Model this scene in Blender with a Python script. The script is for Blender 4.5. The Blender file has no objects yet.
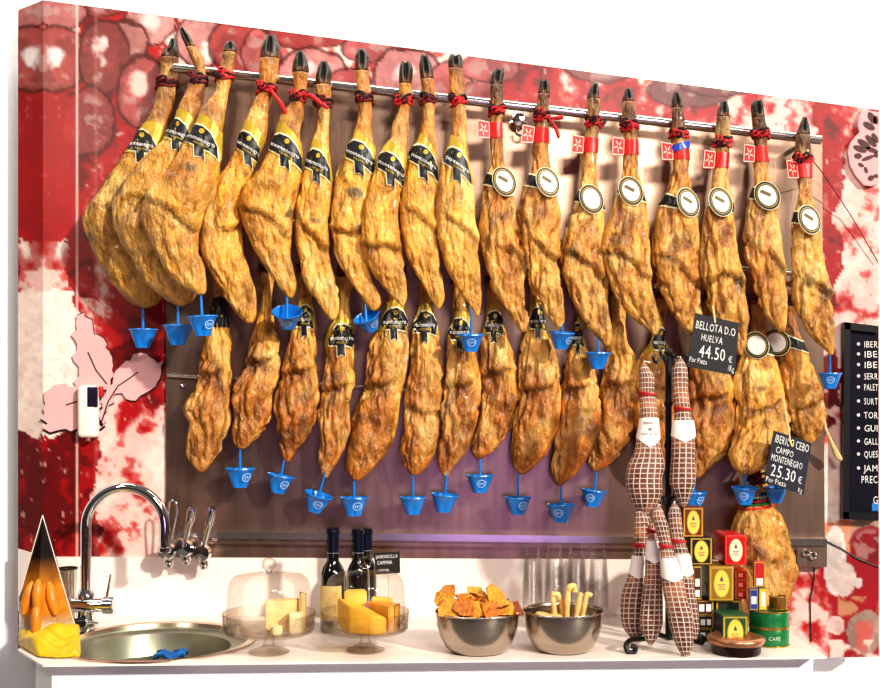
import bpy, bmesh, math, random
import numpy as np
from mathutils import Vector, Matrix
random.seed(7)
PI = math.pi
F = 1150.0            # focal length in pixels of an 880 px wide frame
CX, HY, CZ = 440.0, 400.0, 1.5   # principal column, horizon row, camera height
HC = 0.56             # camera height above the worktop
ZC = CZ - HC          # worktop height
scn = bpy.context.scene
COL = scn.collection

def P(px, py, d):     # point seen at pixel (px, py) standing d metres in front of the camera
    return np.array([(px-CX)/F*d, d, CZ-(py-HY)/F*d])
def Q(px, py):        # point on the worktop
    d = F*HC/(py-HY)
    return np.array([(px-CX)/F*d, d, ZC])
def px_of(v):
    return CX+v[0]/v[1]*F, HY-(v[2]-CZ)/v[1]*F
def lin(c):
    c = np.asarray(c, float)/255.0
    return np.where(c <= 0.04045, c/12.92, ((c+0.055)/1.055)**2.4)

# ---------------------------------------------------------------- noise (numpy)
_r = np.random.RandomState(3)
_perm = _r.permutation(256)
_val = _r.rand(256)
def vnoise(p):
    p = np.asarray(p, float); i = np.floor(p).astype(int); f = p-i; f = f*f*(3-2*f)
    def h(a, b, c): return _val[_perm[(_perm[(_perm[a & 255]+b) & 255]+c) & 255]]
    x, y, z = i[..., 0], i[..., 1], i[..., 2]; fx, fy, fz = f[..., 0], f[..., 1], f[..., 2]
    r = 0
    for dx in (0, 1):
        for dy in (0, 1):
            for dz in (0, 1):
                w = (fx if dx else 1-fx)*(fy if dy else 1-fy)*(fz if dz else 1-fz)
                r = r+w*h(x+dx, y+dy, z+dz)
    return r
def fbm(p, o=4):
    r = 0; a = .5; t = 0; p = np.asarray(p, float)
    for k in range(o):
        r = r+a*vnoise(p+k*17.3); t += a; a *= .5; p = p*2.03
    return r/t
def sstep(a, b, x):
    t = np.clip((x-a)/(b-a), 0, 1); return t*t*(3-2*t)

# ---------------------------------------------------------------- materials
MATS = {}
def M(name, rgb=(200, 200, 200), rough=.5, metal=0., var=.12, scale=30., bump=.0, bscale=None, attr=None, coat=0., stretch=None, emit=None, spec=.5):
    if name in MATS: return MATS[name]
    m = bpy.data.materials.new(name); m.use_nodes = True; MATS[name] = m
    nt = m.node_tree; N = nt.nodes; L = nt.links; b = N['Principled BSDF']
    b.inputs['Roughness'].default_value = rough; b.inputs['Metallic'].default_value = metal
    b.inputs['Coat Weight'].default_value = coat; b.inputs['Specular IOR Level'].default_value = spec
    tc = N.new('ShaderNodeTexCoord'); mp = N.new('ShaderNodeMapping'); L.new(tc.outputs['Object'], mp.inputs[0])
    if stretch: mp.inputs['Scale'].default_value = stretch
    nz = N.new('ShaderNodeTexNoise'); nz.inputs['Scale'].default_value = scale; nz.inputs['Detail'].default_value = 5
    L.new(mp.outputs[0], nz.inputs['Vector'])
    mr = N.new('ShaderNodeMapRange'); mr.inputs[1].default_value = .3; mr.inputs[2].default_value = .7
    mr.inputs[3].default_value = 1-var; mr.inputs[4].default_value = 1+var; L.new(nz.outputs['Fac'], mr.inputs[0])
    mx = N.new('ShaderNodeMix'); mx.data_type = 'RGBA'; mx.blend_type = 'MULTIPLY'; mx.inputs[0].default_value = 1
    if attr:
        at = N.new('ShaderNodeAttribute'); at.attribute_name = attr; L.new(at.outputs['Color'], mx.inputs[6])
    else:
        c = lin(rgb); mx.inputs[6].default_value = (c[0], c[1], c[2], 1)
    L.new(mr.outputs[0], mx.inputs[7]); L.new(mx.outputs[2], b.inputs['Base Color'])
    if bump:
        n2 = N.new('ShaderNodeTexNoise'); n2.inputs['Scale'].default_value = bscale or scale*2; n2.inputs['Detail'].default_value = 6
        L.new(mp.outputs[0], n2.inputs['Vector'])
        bp = N.new('ShaderNodeBump'); bp.inputs['Strength'].default_value = bump; bp.inputs['Distance'].default_value = .01
        L.new(n2.outputs['Fac'], bp.inputs['Height']); L.new(bp.outputs[0], b.inputs['Normal'])
    return m

def glass(name, tint=(235, 240, 238), edge=.75, edge_col=(150, 140, 130), base=.06, gl_k=.4):
    if name in MATS: return MATS[name]
    m = bpy.data.materials.new(name); m.use_nodes = True; MATS[name] = m
    nt = m.node_tree; N = nt.nodes; L = nt.links
    N.remove(N['Principled BSDF']); out = N['Material Output']
    tr = N.new('ShaderNodeBsdfTransparent'); gl = N.new('ShaderNodeBsdfGlossy'); gl.inputs['Roughness'].default_value = .06
    lw = N.new('ShaderNodeLayerWeight'); lw.inputs['Blend'].default_value = .35
    mxc = N.new('ShaderNodeMix'); mxc.data_type = 'RGBA'
    a = lin(tint); c = lin(edge_col)
    mxc.inputs[6].default_value = (*a, 1); mxc.inputs[7].default_value = (*c, 1)
    nz = N.new('ShaderNodeTexNoise'); nz.inputs['Scale'].default_value = 25
    mm = N.new('ShaderNodeMath'); mm.operation = 'MULTIPLY_ADD'; mm.inputs[1].default_value = .02; mm.inputs[2].default_value = .0
    L.new(nz.outputs['Fac'], mm.inputs[0])
    ad = N.new('ShaderNodeMath'); ad.operation = 'ADD'; ad.use_clamp = True
    pw = N.new('ShaderNodeMath'); pw.operation = 'MULTIPLY'; pw.inputs[1].default_value = edge
    L.new(lw.outputs['Facing'], pw.inputs[0]); L.new(pw.outputs[0], ad.inputs[0]); L.new(mm.outputs[0], ad.inputs[1])
    L.new(ad.outputs[0], mxc.inputs[0]); L.new(mxc.outputs[2], tr.inputs[0])
    f2 = N.new('ShaderNodeMath'); f2.operation = 'MULTIPLY_ADD'; f2.inputs[1].default_value = gl_k; f2.inputs[2].default_value = base
    L.new(lw.outputs['Fresnel'], f2.inputs[0])
    mx = N.new('ShaderNodeMixShader'); L.new(f2.outputs[0], mx.inputs[0]); L.new(tr.outputs[0], mx.inputs[1]); L.new(gl.outputs[0], mx.inputs[2])
    L.new(mx.outputs[0], out.inputs[0])
    return m

# ---------------------------------------------------------------- object helpers
def tag(o, label, cat, group=None):
    o['label'] = label; o['category'] = cat
    if group: o['group'] = group
    return o
def thing(name, loc, label, cat, group=None):
    o = bpy.data.objects.new(name, None); COL.objects.link(o); o.location = tuple(loc); o.empty_display_size = .02
    return tag(o, label, cat, group)
def origin(o):
    v = Vector((0, 0, 0))
    while o is not None:
        v = v+o.location; o = o.parent
    return v
def obj(name, verts, faces, mat, parent=None, smooth=True, cols=None, at=None, uvs=None, sharp=None):
    """mesh from world-space vertices"""
    verts = np.asarray(verts, float)
    org = np.array(origin(parent)) if parent else (np.array(at) if at is not None else np.array([*(verts.min(0)+verts.max(0))/2])*[1, 1, 0]+[0, 0, verts[:, 2].min()])
    me = bpy.data.meshes.new(name); me.from_pydata([tuple(v) for v in verts-org], [], [tuple(int(i) for i in f) for f in faces]); me.update()
    bm = bmesh.new(); bm.from_mesh(me); bmesh.ops.recalc_face_normals(bm, faces=bm.faces[:]); bm.to_mesh(me); bm.free()
    if mat: me.materials.append(mat)
    if smooth:
        me.polygons.foreach_set('use_smooth', [True]*len(me.polygons))
        if sharp: me.set_sharp_from_angle(angle=math.radians(sharp))
    if cols is not None:
        a = me.color_attributes.new('Col', 'FLOAT_COLOR', 'POINT')
        c = np.ones((len(verts), 4)); c[:, :3] = cols; a.data.foreach_set('color', c.ravel())
    if uvs is not None:
        ul = me.uv_layers.new(name='UVMap')
        for lp in me.loops: ul.data[lp.index].uv = uvs[lp.vertex_index]
    o = bpy.data.objects.new(name, me); COL.objects.link(o)
    if parent: o.parent = parent
    else: o.location = tuple(org)
    return o
def struct(o):
    o['kind'] = 'structure'; return o
class MB:
    def __init__(s): s.v = []; s.f = []
    def add(s, v, f):
        b = len(s.v); s.v += [np.asarray(x, float) for x in v]; s.f += [tuple(i+b for i in q) for q in f]; return s
    def box(s, c, size, bevel=0., rot=None, seg=2):
        bm = bmesh.new(); bmesh.ops.create_cube(bm, size=1)
        for v in bm.verts: v.co = Vector((v.co.x*size[0], v.co.y*size[1], v.co.z*size[2]))
        if bevel: bmesh.ops.bevel(bm, geom=bm.edges[:], offset=bevel, segments=seg, affect='EDGES', profile=.5)
        if rot is not None: bmesh.ops.transform(bm, matrix=rot.to_4x4(), verts=bm.verts[:])
        bm.verts.index_update()
        s.add([np.array(v.co)+np.asarray(c) for v in bm.verts], [[v.index for v in f.verts] for f in bm.faces]); bm.free(); return s
    def tube(s, pts, r, n=10, closed=False, cap=True):
        pts = [Vector(p) for p in pts]; m = len(pts); rs = r if hasattr(r, '__len__') else [r]*m
        up = None; rings = []
        for i, p in enumerate(pts):
            if closed: t = pts[(i+1) % m]-pts[i-1]
            else: t = pts[min(i+1, m-1)]-pts[max(i-1, 0)]
            t.normalize()
            if up is None:
                up = Vector((0, 0, 1)) if abs(t.z) < .9 else Vector((0, 1, 0))
            a = up-t*up.dot(t); a.normalize(); up = a; b = t.cross(a)
            rings.append([p+a*(rs[i]*math.cos(2*PI*k/n))+b*(rs[i]*math.sin(2*PI*k/n)) for k in range(n)])
        v = [q for ring in rings for q in ring]; f = []
        for i in range(m if closed else m-1):
            j = (i+1) % m
            for k in range(n):
                f.append((i*n+k, i*n+(k+1) % n, j*n+(k+1) % n, j*n+k))
        if not closed and cap:
            f.append(tuple(range(n-1, -1, -1))); f.append(tuple((m-1)*n+k for k in range(n)))
        return s.add([np.array(q) for q in v], f)
    def lathe(s, prof, c=(0, 0, 0), n=32, rot=None, closed=False):
        v = []; f = []; m = len(prof)
        for (r, z) in prof:
            for k in range(n):
                a = 2*PI*k/n; q = Vector((max(r, 1e-5)*math.cos(a), max(r, 1e-5)*math.sin(a), z))
                if rot is not None: q = rot @ q
                v.append(np.array(q)+np.asarray(c))
        for i in range(m if closed else m-1):
            j = (i+1) % m
            for k in range(n): f.append((i*n+k, i*n+(k+1) % n, j*n+(k+1) % n, j*n+k))
        if not closed:
            if prof[0][0] > 1e-4: f.append(tuple(range(n)))
            if prof[-1][0] > 1e-4: f.append(tuple((m-1)*n+k for k in range(n)))
        return s.add(v, f)
    def prism(s, poly, d0, d1):      # poly: px points, extruded from depth d0 to d1 (straight back)
        a = [P(x, y, d0) for x, y in poly]; b = [p+np.array([0, d1-d0, 0]) for p in a]; n = len(poly)
        f = [tuple(range(n)), tuple(range(2*n-1, n-1, -1))]+[(i, (i+1) % n, n+(i+1) % n, n+i) for i in range(n)]
        return s.add(a+b, f)
    def build(s, name, mat, parent=None, smooth=True, sharp=40, **k):
        return obj(name, np.array(s.v), s.f, mat, parent, smooth, sharp=sharp, **k)
def copy_tree(o, parent=None):
    c = o.copy(); COL.objects.link(c); c.parent = parent
    for ch in list(o.children): copy_tree(ch, c)
    return c

def cr(pts, k=6):
    out = []; m = len(pts)
    for i in range(m-1):
        p0, p1, p2, p3 = pts[max(i-1, 0)], pts[i], pts[i+1], pts[min(i+2, m-1)]
        for t in np.linspace(0, 1, k, endpoint=False):
            out.append(.5*((2*p1)+(-p0+p2)*t+(2*p0-5*p1+4*p2-p3)*t*t+(-p0+3*p1-3*p2+p3)*t**3))
    return out+[pts[-1]]
_tc = {}
def text_mesh(s, jit=0.):
    """vertices (x,y), faces, width of a line of capitals 1 unit tall"""
    key = (s, jit)
    if key in _tc: return _tc[key]
    V = []; Fc = []; x = 0; rr = random.Random(hash(s) % 1000 if False else len(s)*7+sum(map(ord, s)))
    for ch in ([s] if not jit else list(s)):
        if ch == ' ': x += .35; continue
        cu = bpy.data.curves.new('t', 'FONT'); cu.body = ch; cu.size = 1.4; cu.resolution_u = 2
        o = bpy.data.objects.new('t', cu); COL.objects.link(o)
        bpy.context.view_layer.update()
        me = bpy.data.meshes.new_from_object(o.evaluated_get(bpy.context.evaluated_depsgraph_get()))
        co = np.array([v.co[:2] for v in me.vertices]) if len(me.vertices) else np.zeros((0, 2))
        b = len(V); fs = [tuple(i+b for i in p.vertices) for p in me.polygons]
        if len(co):
            w = co[:, 0].max(); a = jit*(rr.random()-.5); sc = 1+jit*.6*(rr.random()-.5)
            c = co*sc; c = np.stack([c[:, 0]*math.cos(a)-c[:, 1]*math.sin(a), c[:, 0]*math.sin(a)+c[:, 1]*math.cos(a)], 1)
            V += [(q[0]+x, q[1]+jit*.3*(rr.random()-.5)*0) for q in c]; Fc += fs; x += w+(.12 if jit else 0)
        bpy.data.objects.remove(o); bpy.data.curves.remove(cu); bpy.data.meshes.remove(me)
    _tc[key] = (np.array(V) if V else np.zeros((0, 2)), Fc, x)
    return _tc[key]
def text_on(lines, fmap, mat, name, parent, jit=.0):
    """lines: (string, x0, y0, width, height) in a 2D space with y down (y0 = baseline); fmap maps (x,y) to world"""
    mb = MB()
    for s, x0, y0, w, h in lines:
        V, Fc, W = text_mesh(s, jit)
        if not len(V): continue
        mb.add([fmap(x0+v[0]/W*w, y0-v[1]*h) for v in V], Fc)
    return mb.build(name, mat, parent, smooth=False)

# ---------------------------------------------------------------- materials used
steel = M('brushed_steel', (166, 138, 120), .35, 1.0, .18, 6, .04, 40, stretch=(6, 6, .6))
rail_m = M('satin_steel_rail', (205, 196, 190), .22, .95, .05, 20)
chrome = M('chrome', (225, 225, 228), .07, 1., .03, 20)
bowlsteel = M('bowl_steel', (186, 172, 158), .22, 1., .1, 8, .02, 60, stretch=(1, 1, 8))
white_top = M('worktop_white', (247, 234, 224), .35, 0, .03, 5)
white_tile = M('backsplash_white', (246, 230, 220), .3, 0, .03, 4)
white_wall = M('plaster_white', (252, 252, 252), .9, 0, .01, 8)
black_paint = M('black_iron', (22, 20, 20), .4, .3, .2, 40, .1)
black_paper = M('black_paper', (20, 19, 20), .45, 0, .25, 60)
slate = M('slate_black', (38, 36, 38), .7, 0, .25, 18)
gold_paper = M('gold_paper', (196, 162, 50), .4, .15, .2, 30)
cream_paper = M('cream_paper', (250, 246, 232), .5, 0, .04, 30)
pale_outline = M('pale_outline', (238, 226, 180), .5, 0, .05, 30)
chalk = M('chalk_white', (240, 238, 232), .9, 0, .15, 90)
red_paper = M('red_paper', (205, 28, 24), .4, 0, .3, 150)
blue_plastic = M('blue_plastic', (20, 122, 205), .28, 0, .06, 20, coat=.3)
logo_m = M('pale_blue_print', (190, 215, 235), .5, 0, .05, 20)
cord_dark = M('cord_dark', (48, 18, 18), .8, 0, .6, 120, .4)
cord_red = M('cord_red', (190, 22, 28), .6, 0, .3, 120, .3)
hoof_m = M('hoof_horn', (62, 50, 36), .38, 0, .5, 50, .35, 70, attr='Col')

def ham_material():
    m = M('cured_ham_skin', rough=.34, var=.42, scale=30, bump=.95, bscale=95, attr='Col', coat=.12, stretch=(1, 1, .55))
    nt = m.node_tree; N = nt.nodes; L = nt.links; b = N['Principled BSDF']
    # dark flecks and brown stains of the cured rind
    tc = N.new('ShaderNodeTexCoord'); mp = N.new('ShaderNodeMapping'); mp.inputs['Scale'].default_value = (1, 1, .6)
    oi = N.new('ShaderNodeObjectInfo'); L.new(tc.outputs['Object'], mp.inputs[0])
    cmb = N.new('ShaderNodeVectorMath'); cmb.operation = 'SCALE'; cmb.inputs[0].default_value = (9, 5, 7)
    L.new(oi.outputs['Random'], cmb.inputs['Scale']); L.new(cmb.outputs[0], mp.inputs['Location'])
    n1 = N.new('ShaderNodeTexNoise'); n1.inputs['Scale'].default_value = 48; n1.inputs['Detail'].default_value = 7; n1.inputs['Roughness'].default_value = .68
    L.new(mp.outputs[0], n1.inputs['Vector'])
    r1 = N.new('ShaderNodeMapRange'); r1.inputs[1].default_value = .53; r1.inputs[2].default_value = .68; r1.inputs[4].default_value = .68
    L.new(n1.outputs['Fac'], r1.inputs[0])
    mx = N.new('ShaderNodeMix'); mx.data_type = 'RGBA'; c = lin((92, 48, 14)); mx.inputs[7].default_value = (*c, 1)
    src = b.inputs['Base Color'].links[0].from_socket
    L.new(r1.outputs[0], mx.inputs[0]); L.new(src, mx.inputs[6])
    n2 = N.new('ShaderNodeTexNoise'); n2.inputs['Scale'].default_value = 17; n2.inputs['Detail'].default_value = 4
    L.new(mp.outputs[0], n2.inputs['Vector'])
    r2 = N.new('ShaderNodeMapRange'); r2.inputs[1].default_value = .52; r2.inputs[2].default_value = .7; r2.inputs[4].default_value = .5
    L.new(n2.outputs['Fac'], r2.inputs[0])
    m2 = N.new('ShaderNodeMix'); m2.data_type = 'RGBA'; c = lin((250, 205, 118)); m2.inputs[7].default_value = (*c, 1)
    L.new(r2.outputs[0], m2.inputs[0]); L.new(mx.outputs[2], m2.inputs[6]); L.new(m2.outputs[2], b.inputs['Base Color'])
    return m
ham_m = ham_material()

def net_material():
    m = M('netted_meat', (112, 64, 44), .5, 0, .55, 35, .3, 60)
    nt = m.node_tree; N = nt.nodes; L = nt.links; b = N['Principled BSDF']
    uv = N.new('ShaderNodeUVMap'); uv.uv_map = 'UVMap'; sp = N.new('ShaderNodeSeparateXYZ'); L.new(uv.outputs[0], sp.inputs[0])
    outs = []
    for k in (0, 1):
        fr = N.new('ShaderNodeMath'); fr.operation = 'FRACT'; L.new(sp.outputs[k], fr.inputs[0])
        sb = N.new('ShaderNodeMath'); sb.operation = 'SUBTRACT'; sb.inputs[1].default_value = .5; L.new(fr.outputs[0], sb.inputs[0])
        ab = N.new('ShaderNodeMath'); ab.operation = 'ABSOLUTE'; L.new(sb.outputs[0], ab.inputs[0])
        mr = N.new('ShaderNodeMapRange'); mr.inputs[1].default_value = .37; mr.inputs[2].default_value = .46; L.new(ab.outputs[0], mr.inputs[0]); outs.append(mr)
    mxm = N.new('ShaderNodeMath'); mxm.operation = 'MAXIMUM'; L.new(outs[0].outputs[0], mxm.inputs[0]); L.new(outs[1].outputs[0], mxm.inputs[1])
    n2 = N.new('ShaderNodeTexNoise'); n2.inputs['Scale'].default_value = 14; n2.inputs['Detail'].default_value = 4
    tc = N.new('ShaderNodeTexCoord'); L.new(tc.outputs['Object'], n2.inputs['Vector'])
    r = N.new('ShaderNodeMapRange'); r.inputs[1].default_value = .5; r.inputs[2].default_value = .68; L.new(n2.outputs['Fac'], r.inputs[0])
    mo = N.new('ShaderNodeMix'); mo.data_type = 'RGBA'; c = lin((205, 128, 70)); mo.inputs[7].default_value = (*c, 1)
    L.new(r.outputs[0], mo.inputs[0]); L.new(b.inputs['Base Color'].links[0].from_socket, mo.inputs[6])
    mx = N.new('ShaderNodeMix'); mx.data_type = 'RGBA'; c = lin((232, 214, 198)); mx.inputs[7].default_value = (*c, 1)
    L.new(mxm.outputs[0], mx.inputs[0]); L.new(mo.outputs[2], mx.inputs[6]); L.new(mx.outputs[2], b.inputs['Base Color'])
    bp = N.new('ShaderNodeBump'); bp.inputs['Strength'].default_value = .6; bp.inputs['Distance'].default_value = .004
    L.new(mxm.outputs[0], bp.inputs['Height']); L.new(bp.outputs[0], b.inputs['Normal'])
    return m
net_m = net_material()

# ================================================================ SETTING
D = 3.0
def mural_color(x, y):
    """printed mural of cured meats, x,y arrays in mural (pixel) units"""
    x = np.where(x < 43, 86-x, x)
    p = np.stack([x, y, x*0], -1)
    n = fbm(p/34, 5); n2 = fbm(p/11+40, 4); n3 = fbm(p/60+9, 3); n4 = fbm(p/5+7, 3)
    n5 = fbm(np.stack([x/9+y/40, y/16-x/50, x*0], -1)+31, 4)
    m = .40*n+.26*n2+.17*n4+.17*n5+.0
    red = lin((160, 8, 12)); dred = lin((98, 5, 10)); pink = lin((192, 84, 78)); pale = lin((234, 190, 178)); white = lin((246, 220, 206))
    def mix(a, b, t): return a*(1-t[..., None])+b*t[..., None]
    # whiteness map
    x0_, y0_ = x, y; x = x+(fbm(p/22+60, 4)-.5)*34; y = y+(fbm(p/22+90, 4)-.5)*60
    W = np.full(x.shape, .0)
    W = np.where((x < 78) & (y > 285) & (y < 432), .30, W)
    W = np.where((x < 78) & (y > 250) & (y <= 285), .08, W)
    W = np.where((x < 78) & (y <= 250) & (y > 100), -.16, W)
    W = np.where((x < 78) & (y >= 432), -.17, W)
    W = np.where((x >= 78) & (x < 97), np.where(y < 300, -.12, np.where(y < 440, .05, -.1)), W)
    W = np.where((x >= 97) & (x < 170), np.where(y < 300, -.02, np.where(y < 400, -.03, .115)), W)
    W = np.where((x >= 170) & (x < 480), .08, W)
    W = np.where((x >= 480) & (x < 640), -.02, W)
    W = np.where((x >= 640) & (x < 822), .07, W)
    W = np.where((x >= 815) & (x < 838), np.where(y < 330, -.09, np.where(y < 365, .1, np.where(y < 470, -.16, .05))), W)
    W = np.where(x >= 838, np.where(y < 150, -.01, np.where(y < 250, .07, .13)), W)
    W = np.where((x >= 825) & (x < 846) & (y > 420) & (y < 530), .2, W)
    W = np.where((x > 760) & (y > 560), .06, W)
    W = W+.10*(n3-.5); x, y = x0_, y0_
    v = m+W
    v = .5+(v-.5)*1.18
    c = mix(np.broadcast_to(dred, x.shape+(3,)), red, sstep(.30, .42, v))
    c = mix(c, pink, sstep(.49, .55, v)); c = mix(c, pale, sstep(.55, .62, v)); c = mix(c, white, sstep(.66, .76, v))
    c = c*(1-.5*(n4[..., None]-.5)-.35*(n2[..., None]-.5))
    # flecks
    fl = fbm(p/4.5+80, 2); c = mix(c, pale, sstep(.80, .86, fl)*.5)
    def ell(cx, cy, rx, ry, col, hl=None, hr=.3, ring=True, dark=.0):
        nonlocal c
        w = .16*(fbm(p/13+cx, 4)-.5)*2
        r = np.sqrt(((x-cx)/rx)**2+((y-cy)/ry)**2)+w
        col = lin(col); t = 1-sstep(.93, .97, r)
        body = col*(.62+.22*sstep(.47, .5, n)[..., None]+.35*(n2[..., None]-.5)+.3*(n4[..., None]-.5))*(1-.45*sstep(.3, 1, r)[..., None]*dark); body = mix(body, lin((196, 168, 158))*.8, sstep(.54, .57, n2)*.45*(1-sstep(.6, .9, r)))
        if ring: c = mix(c, dred*.55, (1-sstep(1.03, 1.1, r))*.9)
        c = mix(c, body, t)
        if hl is not None:
            hx, hy, hc = hl; q = np.sqrt(((x-hx)/rx)**2+((y-hy)/ry)**2)+w*2.5
            c = mix(c, lin(hc), (1-sstep(hr*.4, hr, q))*t)
    for a in [(100, 2, 30, 14, (160, 60, 58)), (62, 12, 24, 18, (180, 105, 100)), (150, 22, 26, 22, (205, 140, 132), (148, 20, (228, 190, 182)), .5), (57, 60, 30, 33, (178, 78, 72), (56, 58, (214, 202, 198)), .42, True, .5),
              (122, 48, 26, 28, (200, 130, 122)), (104, 57, 26, 36, (168, 72, 66), (102, 50, (222, 190, 184)), .35, True, .5), (88, 122, 26, 34, (160, 62, 60)), (142, 92, 26, 36, (182, 84, 80), (138, 82, (218, 182, 170)), .45, True, .3),
              (200, 40, 24, 27, (205, 138, 132), (206, 52, (236, 205, 198)), .45), (235, 45, 25, 28, (178, 72, 70)), (262, 52, 20, 26, (196, 100, 96), (268, 48, (225, 190, 185)), .4), (310, 30, 44, 18, (170, 62, 60)), (312, 75, 36, 26, (214, 132, 128), (305, 72, (236, 190, 184)), .4),
              (372, 48, 30, 14, (190, 92, 90)), (350, 88, 22, 20, (190, 88, 86)), (408, 76, 34, 28, (218, 140, 136), (405, 74, (242, 215, 208)), .5), (450, 84, 22, 22, (196, 104, 102)), (490, 68, 30, 14, (176, 84, 84)), (480, 98, 22, 16, (186, 96, 94))]:
        ell(*a)
    # brown-grey slices printed in the top band
    for (cx, cy, rx, ry) in [(600, 66, 34, 17), (545, 56, 20, 8), (690, 90, 42, 18), (720, 82, 40, 15)]:
        ell(cx, cy, rx, ry, (140, 76, 74))
    # solid red below the ends on the corner column
    t = ((x < 78) & (y > 96) & (y < 270)).astype(float)*.75*(1-sstep(.66, .78, m+.1)); c = mix(c, red*(.75+.5*n[..., None]), t)
    r = np.abs(x-43)/22+np.abs(y-285)/55; c = mix(c, pale, (1-sstep(.5, .75, r+n2*.7-.2))*(y < 292))
    # bottom right: plates with slices
    t = ((x > 828) & (y > 523)).astype(float)*sstep(-6, 6, (x-828)-(np.maximum(0, 600-y)*0)); c = mix(c, lin((150, 6, 22))*(.8+.5*n[..., None]), t)
    ell(845, 538, 40, 18, (240, 150, 110), None, .3, False); ell(872, 535, 22, 22, (190, 150, 125), None, .3, False); ell(868, 545, 20, 20, (150, 8, 24), None, .3, False)
    ell(835, 560, 12, 38, (250, 232, 222), None, .3, False); ell(844, 580, 13, 18, (250, 225, 212), None, .3, False); ell(858, 583, 5, 6, (250, 235, 230), None, .3, False)
    t = sstep(.52, .6, fbm(p/16+5, 4))*((x > 838) & (y > 596) & (y < 616)); c = mix(c, lin((190, 140, 100)), t*.8)
    ell(866, 632, 19, 24, (170, 140, 125), (866, 636, (190, 90, 80)), .7, False); ell(836, 625, 10, 10, (245, 200, 190), None, .3, False)
    t = ((y > 640) & (x > 800)).astype(float)*sstep(.5, .6, n2); c = mix(c, pale, t)
    # pale vertical corner strips of the printed column
    for xs, k in ((77, .8), (96, .45)):
        c = mix(c, pale, (1-sstep(.4, 1.2, np.abs(x-xs)))*k)
    return np.clip(c, 0.002, .95)

mural_m = M('printed_mural', rough=.4, var=.06, scale=60, attr='Col')
def mural():
    top = lambda x: 0+110*(x-43)/837.0
    bot = lambda x: 665-8*(x-43)/837.0
    xs = np.linspace(43, 879, 419); ts = np.linspace(0, 1, 331)
    X, T = np.meshgrid(xs, ts); Y = top(X)+(bot(X)-top(X))*T
    V = np.stack([(X-CX)/F*D, X*0+D, CZ-(Y-HY)/F*D], -1).reshape(-1, 3); C = mural_color(X, Y).reshape(-1, 3)
    nx, ny = len(xs), len(ts)
    f = [(j*nx+i, j*nx+i+1, (j+1)*nx+i+1, (j+1)*nx+i) for j in range(ny-1) for i in range(nx-1)]
    # angled return on the left
    xr = np.linspace(18, 43, 14); Xr, Tr = np.meshgrid(xr, ts)
    k = (43-Xr)/25; yt = 10*k; yb = 665-15*k; Yr = yt+(yb-yt)*Tr; dr = D+.045*k
    Vr = np.stack([(Xr-CX)/F*dr, dr, CZ-(Yr-HY)/F*dr], -1).reshape(-1, 3); Cr = mural_color(Xr, Yr).reshape(-1, 3)
    b = len(V); m = len(xr)
    f += [(b+j*m+i, b+j*m+i+1, b+(j+1)*m+i+1, b+(j+1)*m+i) for j in range(ny-1) for i in range(m-1)]
    V = np.concatenate([V, Vr]); C = np.concatenate([C, Cr])
    # back, top and bottom edges
    b = len(V)
    def pt(x, y, d=D+.046): q = P(x, y, D); return np.array([q[0], d, q[2]])
    tl = V[len(xs)*ny]; bl = V[len(xs)*ny+m*(ny-1)]
    ex = [pt(43, 0, D), pt(879, top(879), D), pt(879, bot(879), D), pt(43, 665, D), tl, pt(879, top(879)), pt(879, bot(879)), bl]
    V = np.concatenate([V, np.array(ex)]); C = np.concatenate([C, np.tile(lin((235, 225, 220)), (8, 1))])
    f += [(b, b+1, b+5, b+4), (b+1, b+2, b+6, b+5), (b+2, b+3, b+7, b+6), (b+4, b+5, b+6, b+7)]
    return struct(obj('wall_back', V, f, mural_m, None, False, C))
mural()
# plain white wall the stall is built against, floor
mb = MB().box((0.2, 3.155, 1.6), (9, .1, 3.4)); struct(mb.build('wall_rear', white_wall, smooth=False))
mb = MB().box((0.2, .5, -.05), (9, 5.4, .1)); struct(mb.build('floor', M('floor_grey', (126, 122, 118), .6, 0, .05, 3), smooth=False))

# white backsplash strip with its return at the left
def splash():
    d = D-.012
    a = [P(43, 557, d), P(766, 560, d), P(766, 618, d), P(43, 618, d)]
    r = [P(18, 549, d+.04), P(18, 611, d+.04)]
    v = a+r+[p+np.array([0, .012, 0]) for p in a]+[r[0]+np.array([0, .006, 0]), r[1]+np.array([0, .006, 0])]
    f = [(0, 1, 2, 3), (4, 0, 3, 5), (6, 9, 8, 7), (10, 11, 9, 6), (0, 4, 10, 6), (0, 6, 7, 1), (1, 7, 8, 2), (4, 5, 11, 10)]
    struct(obj('trim_1', v, f, white_tile, None, False))
splash()

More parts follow.
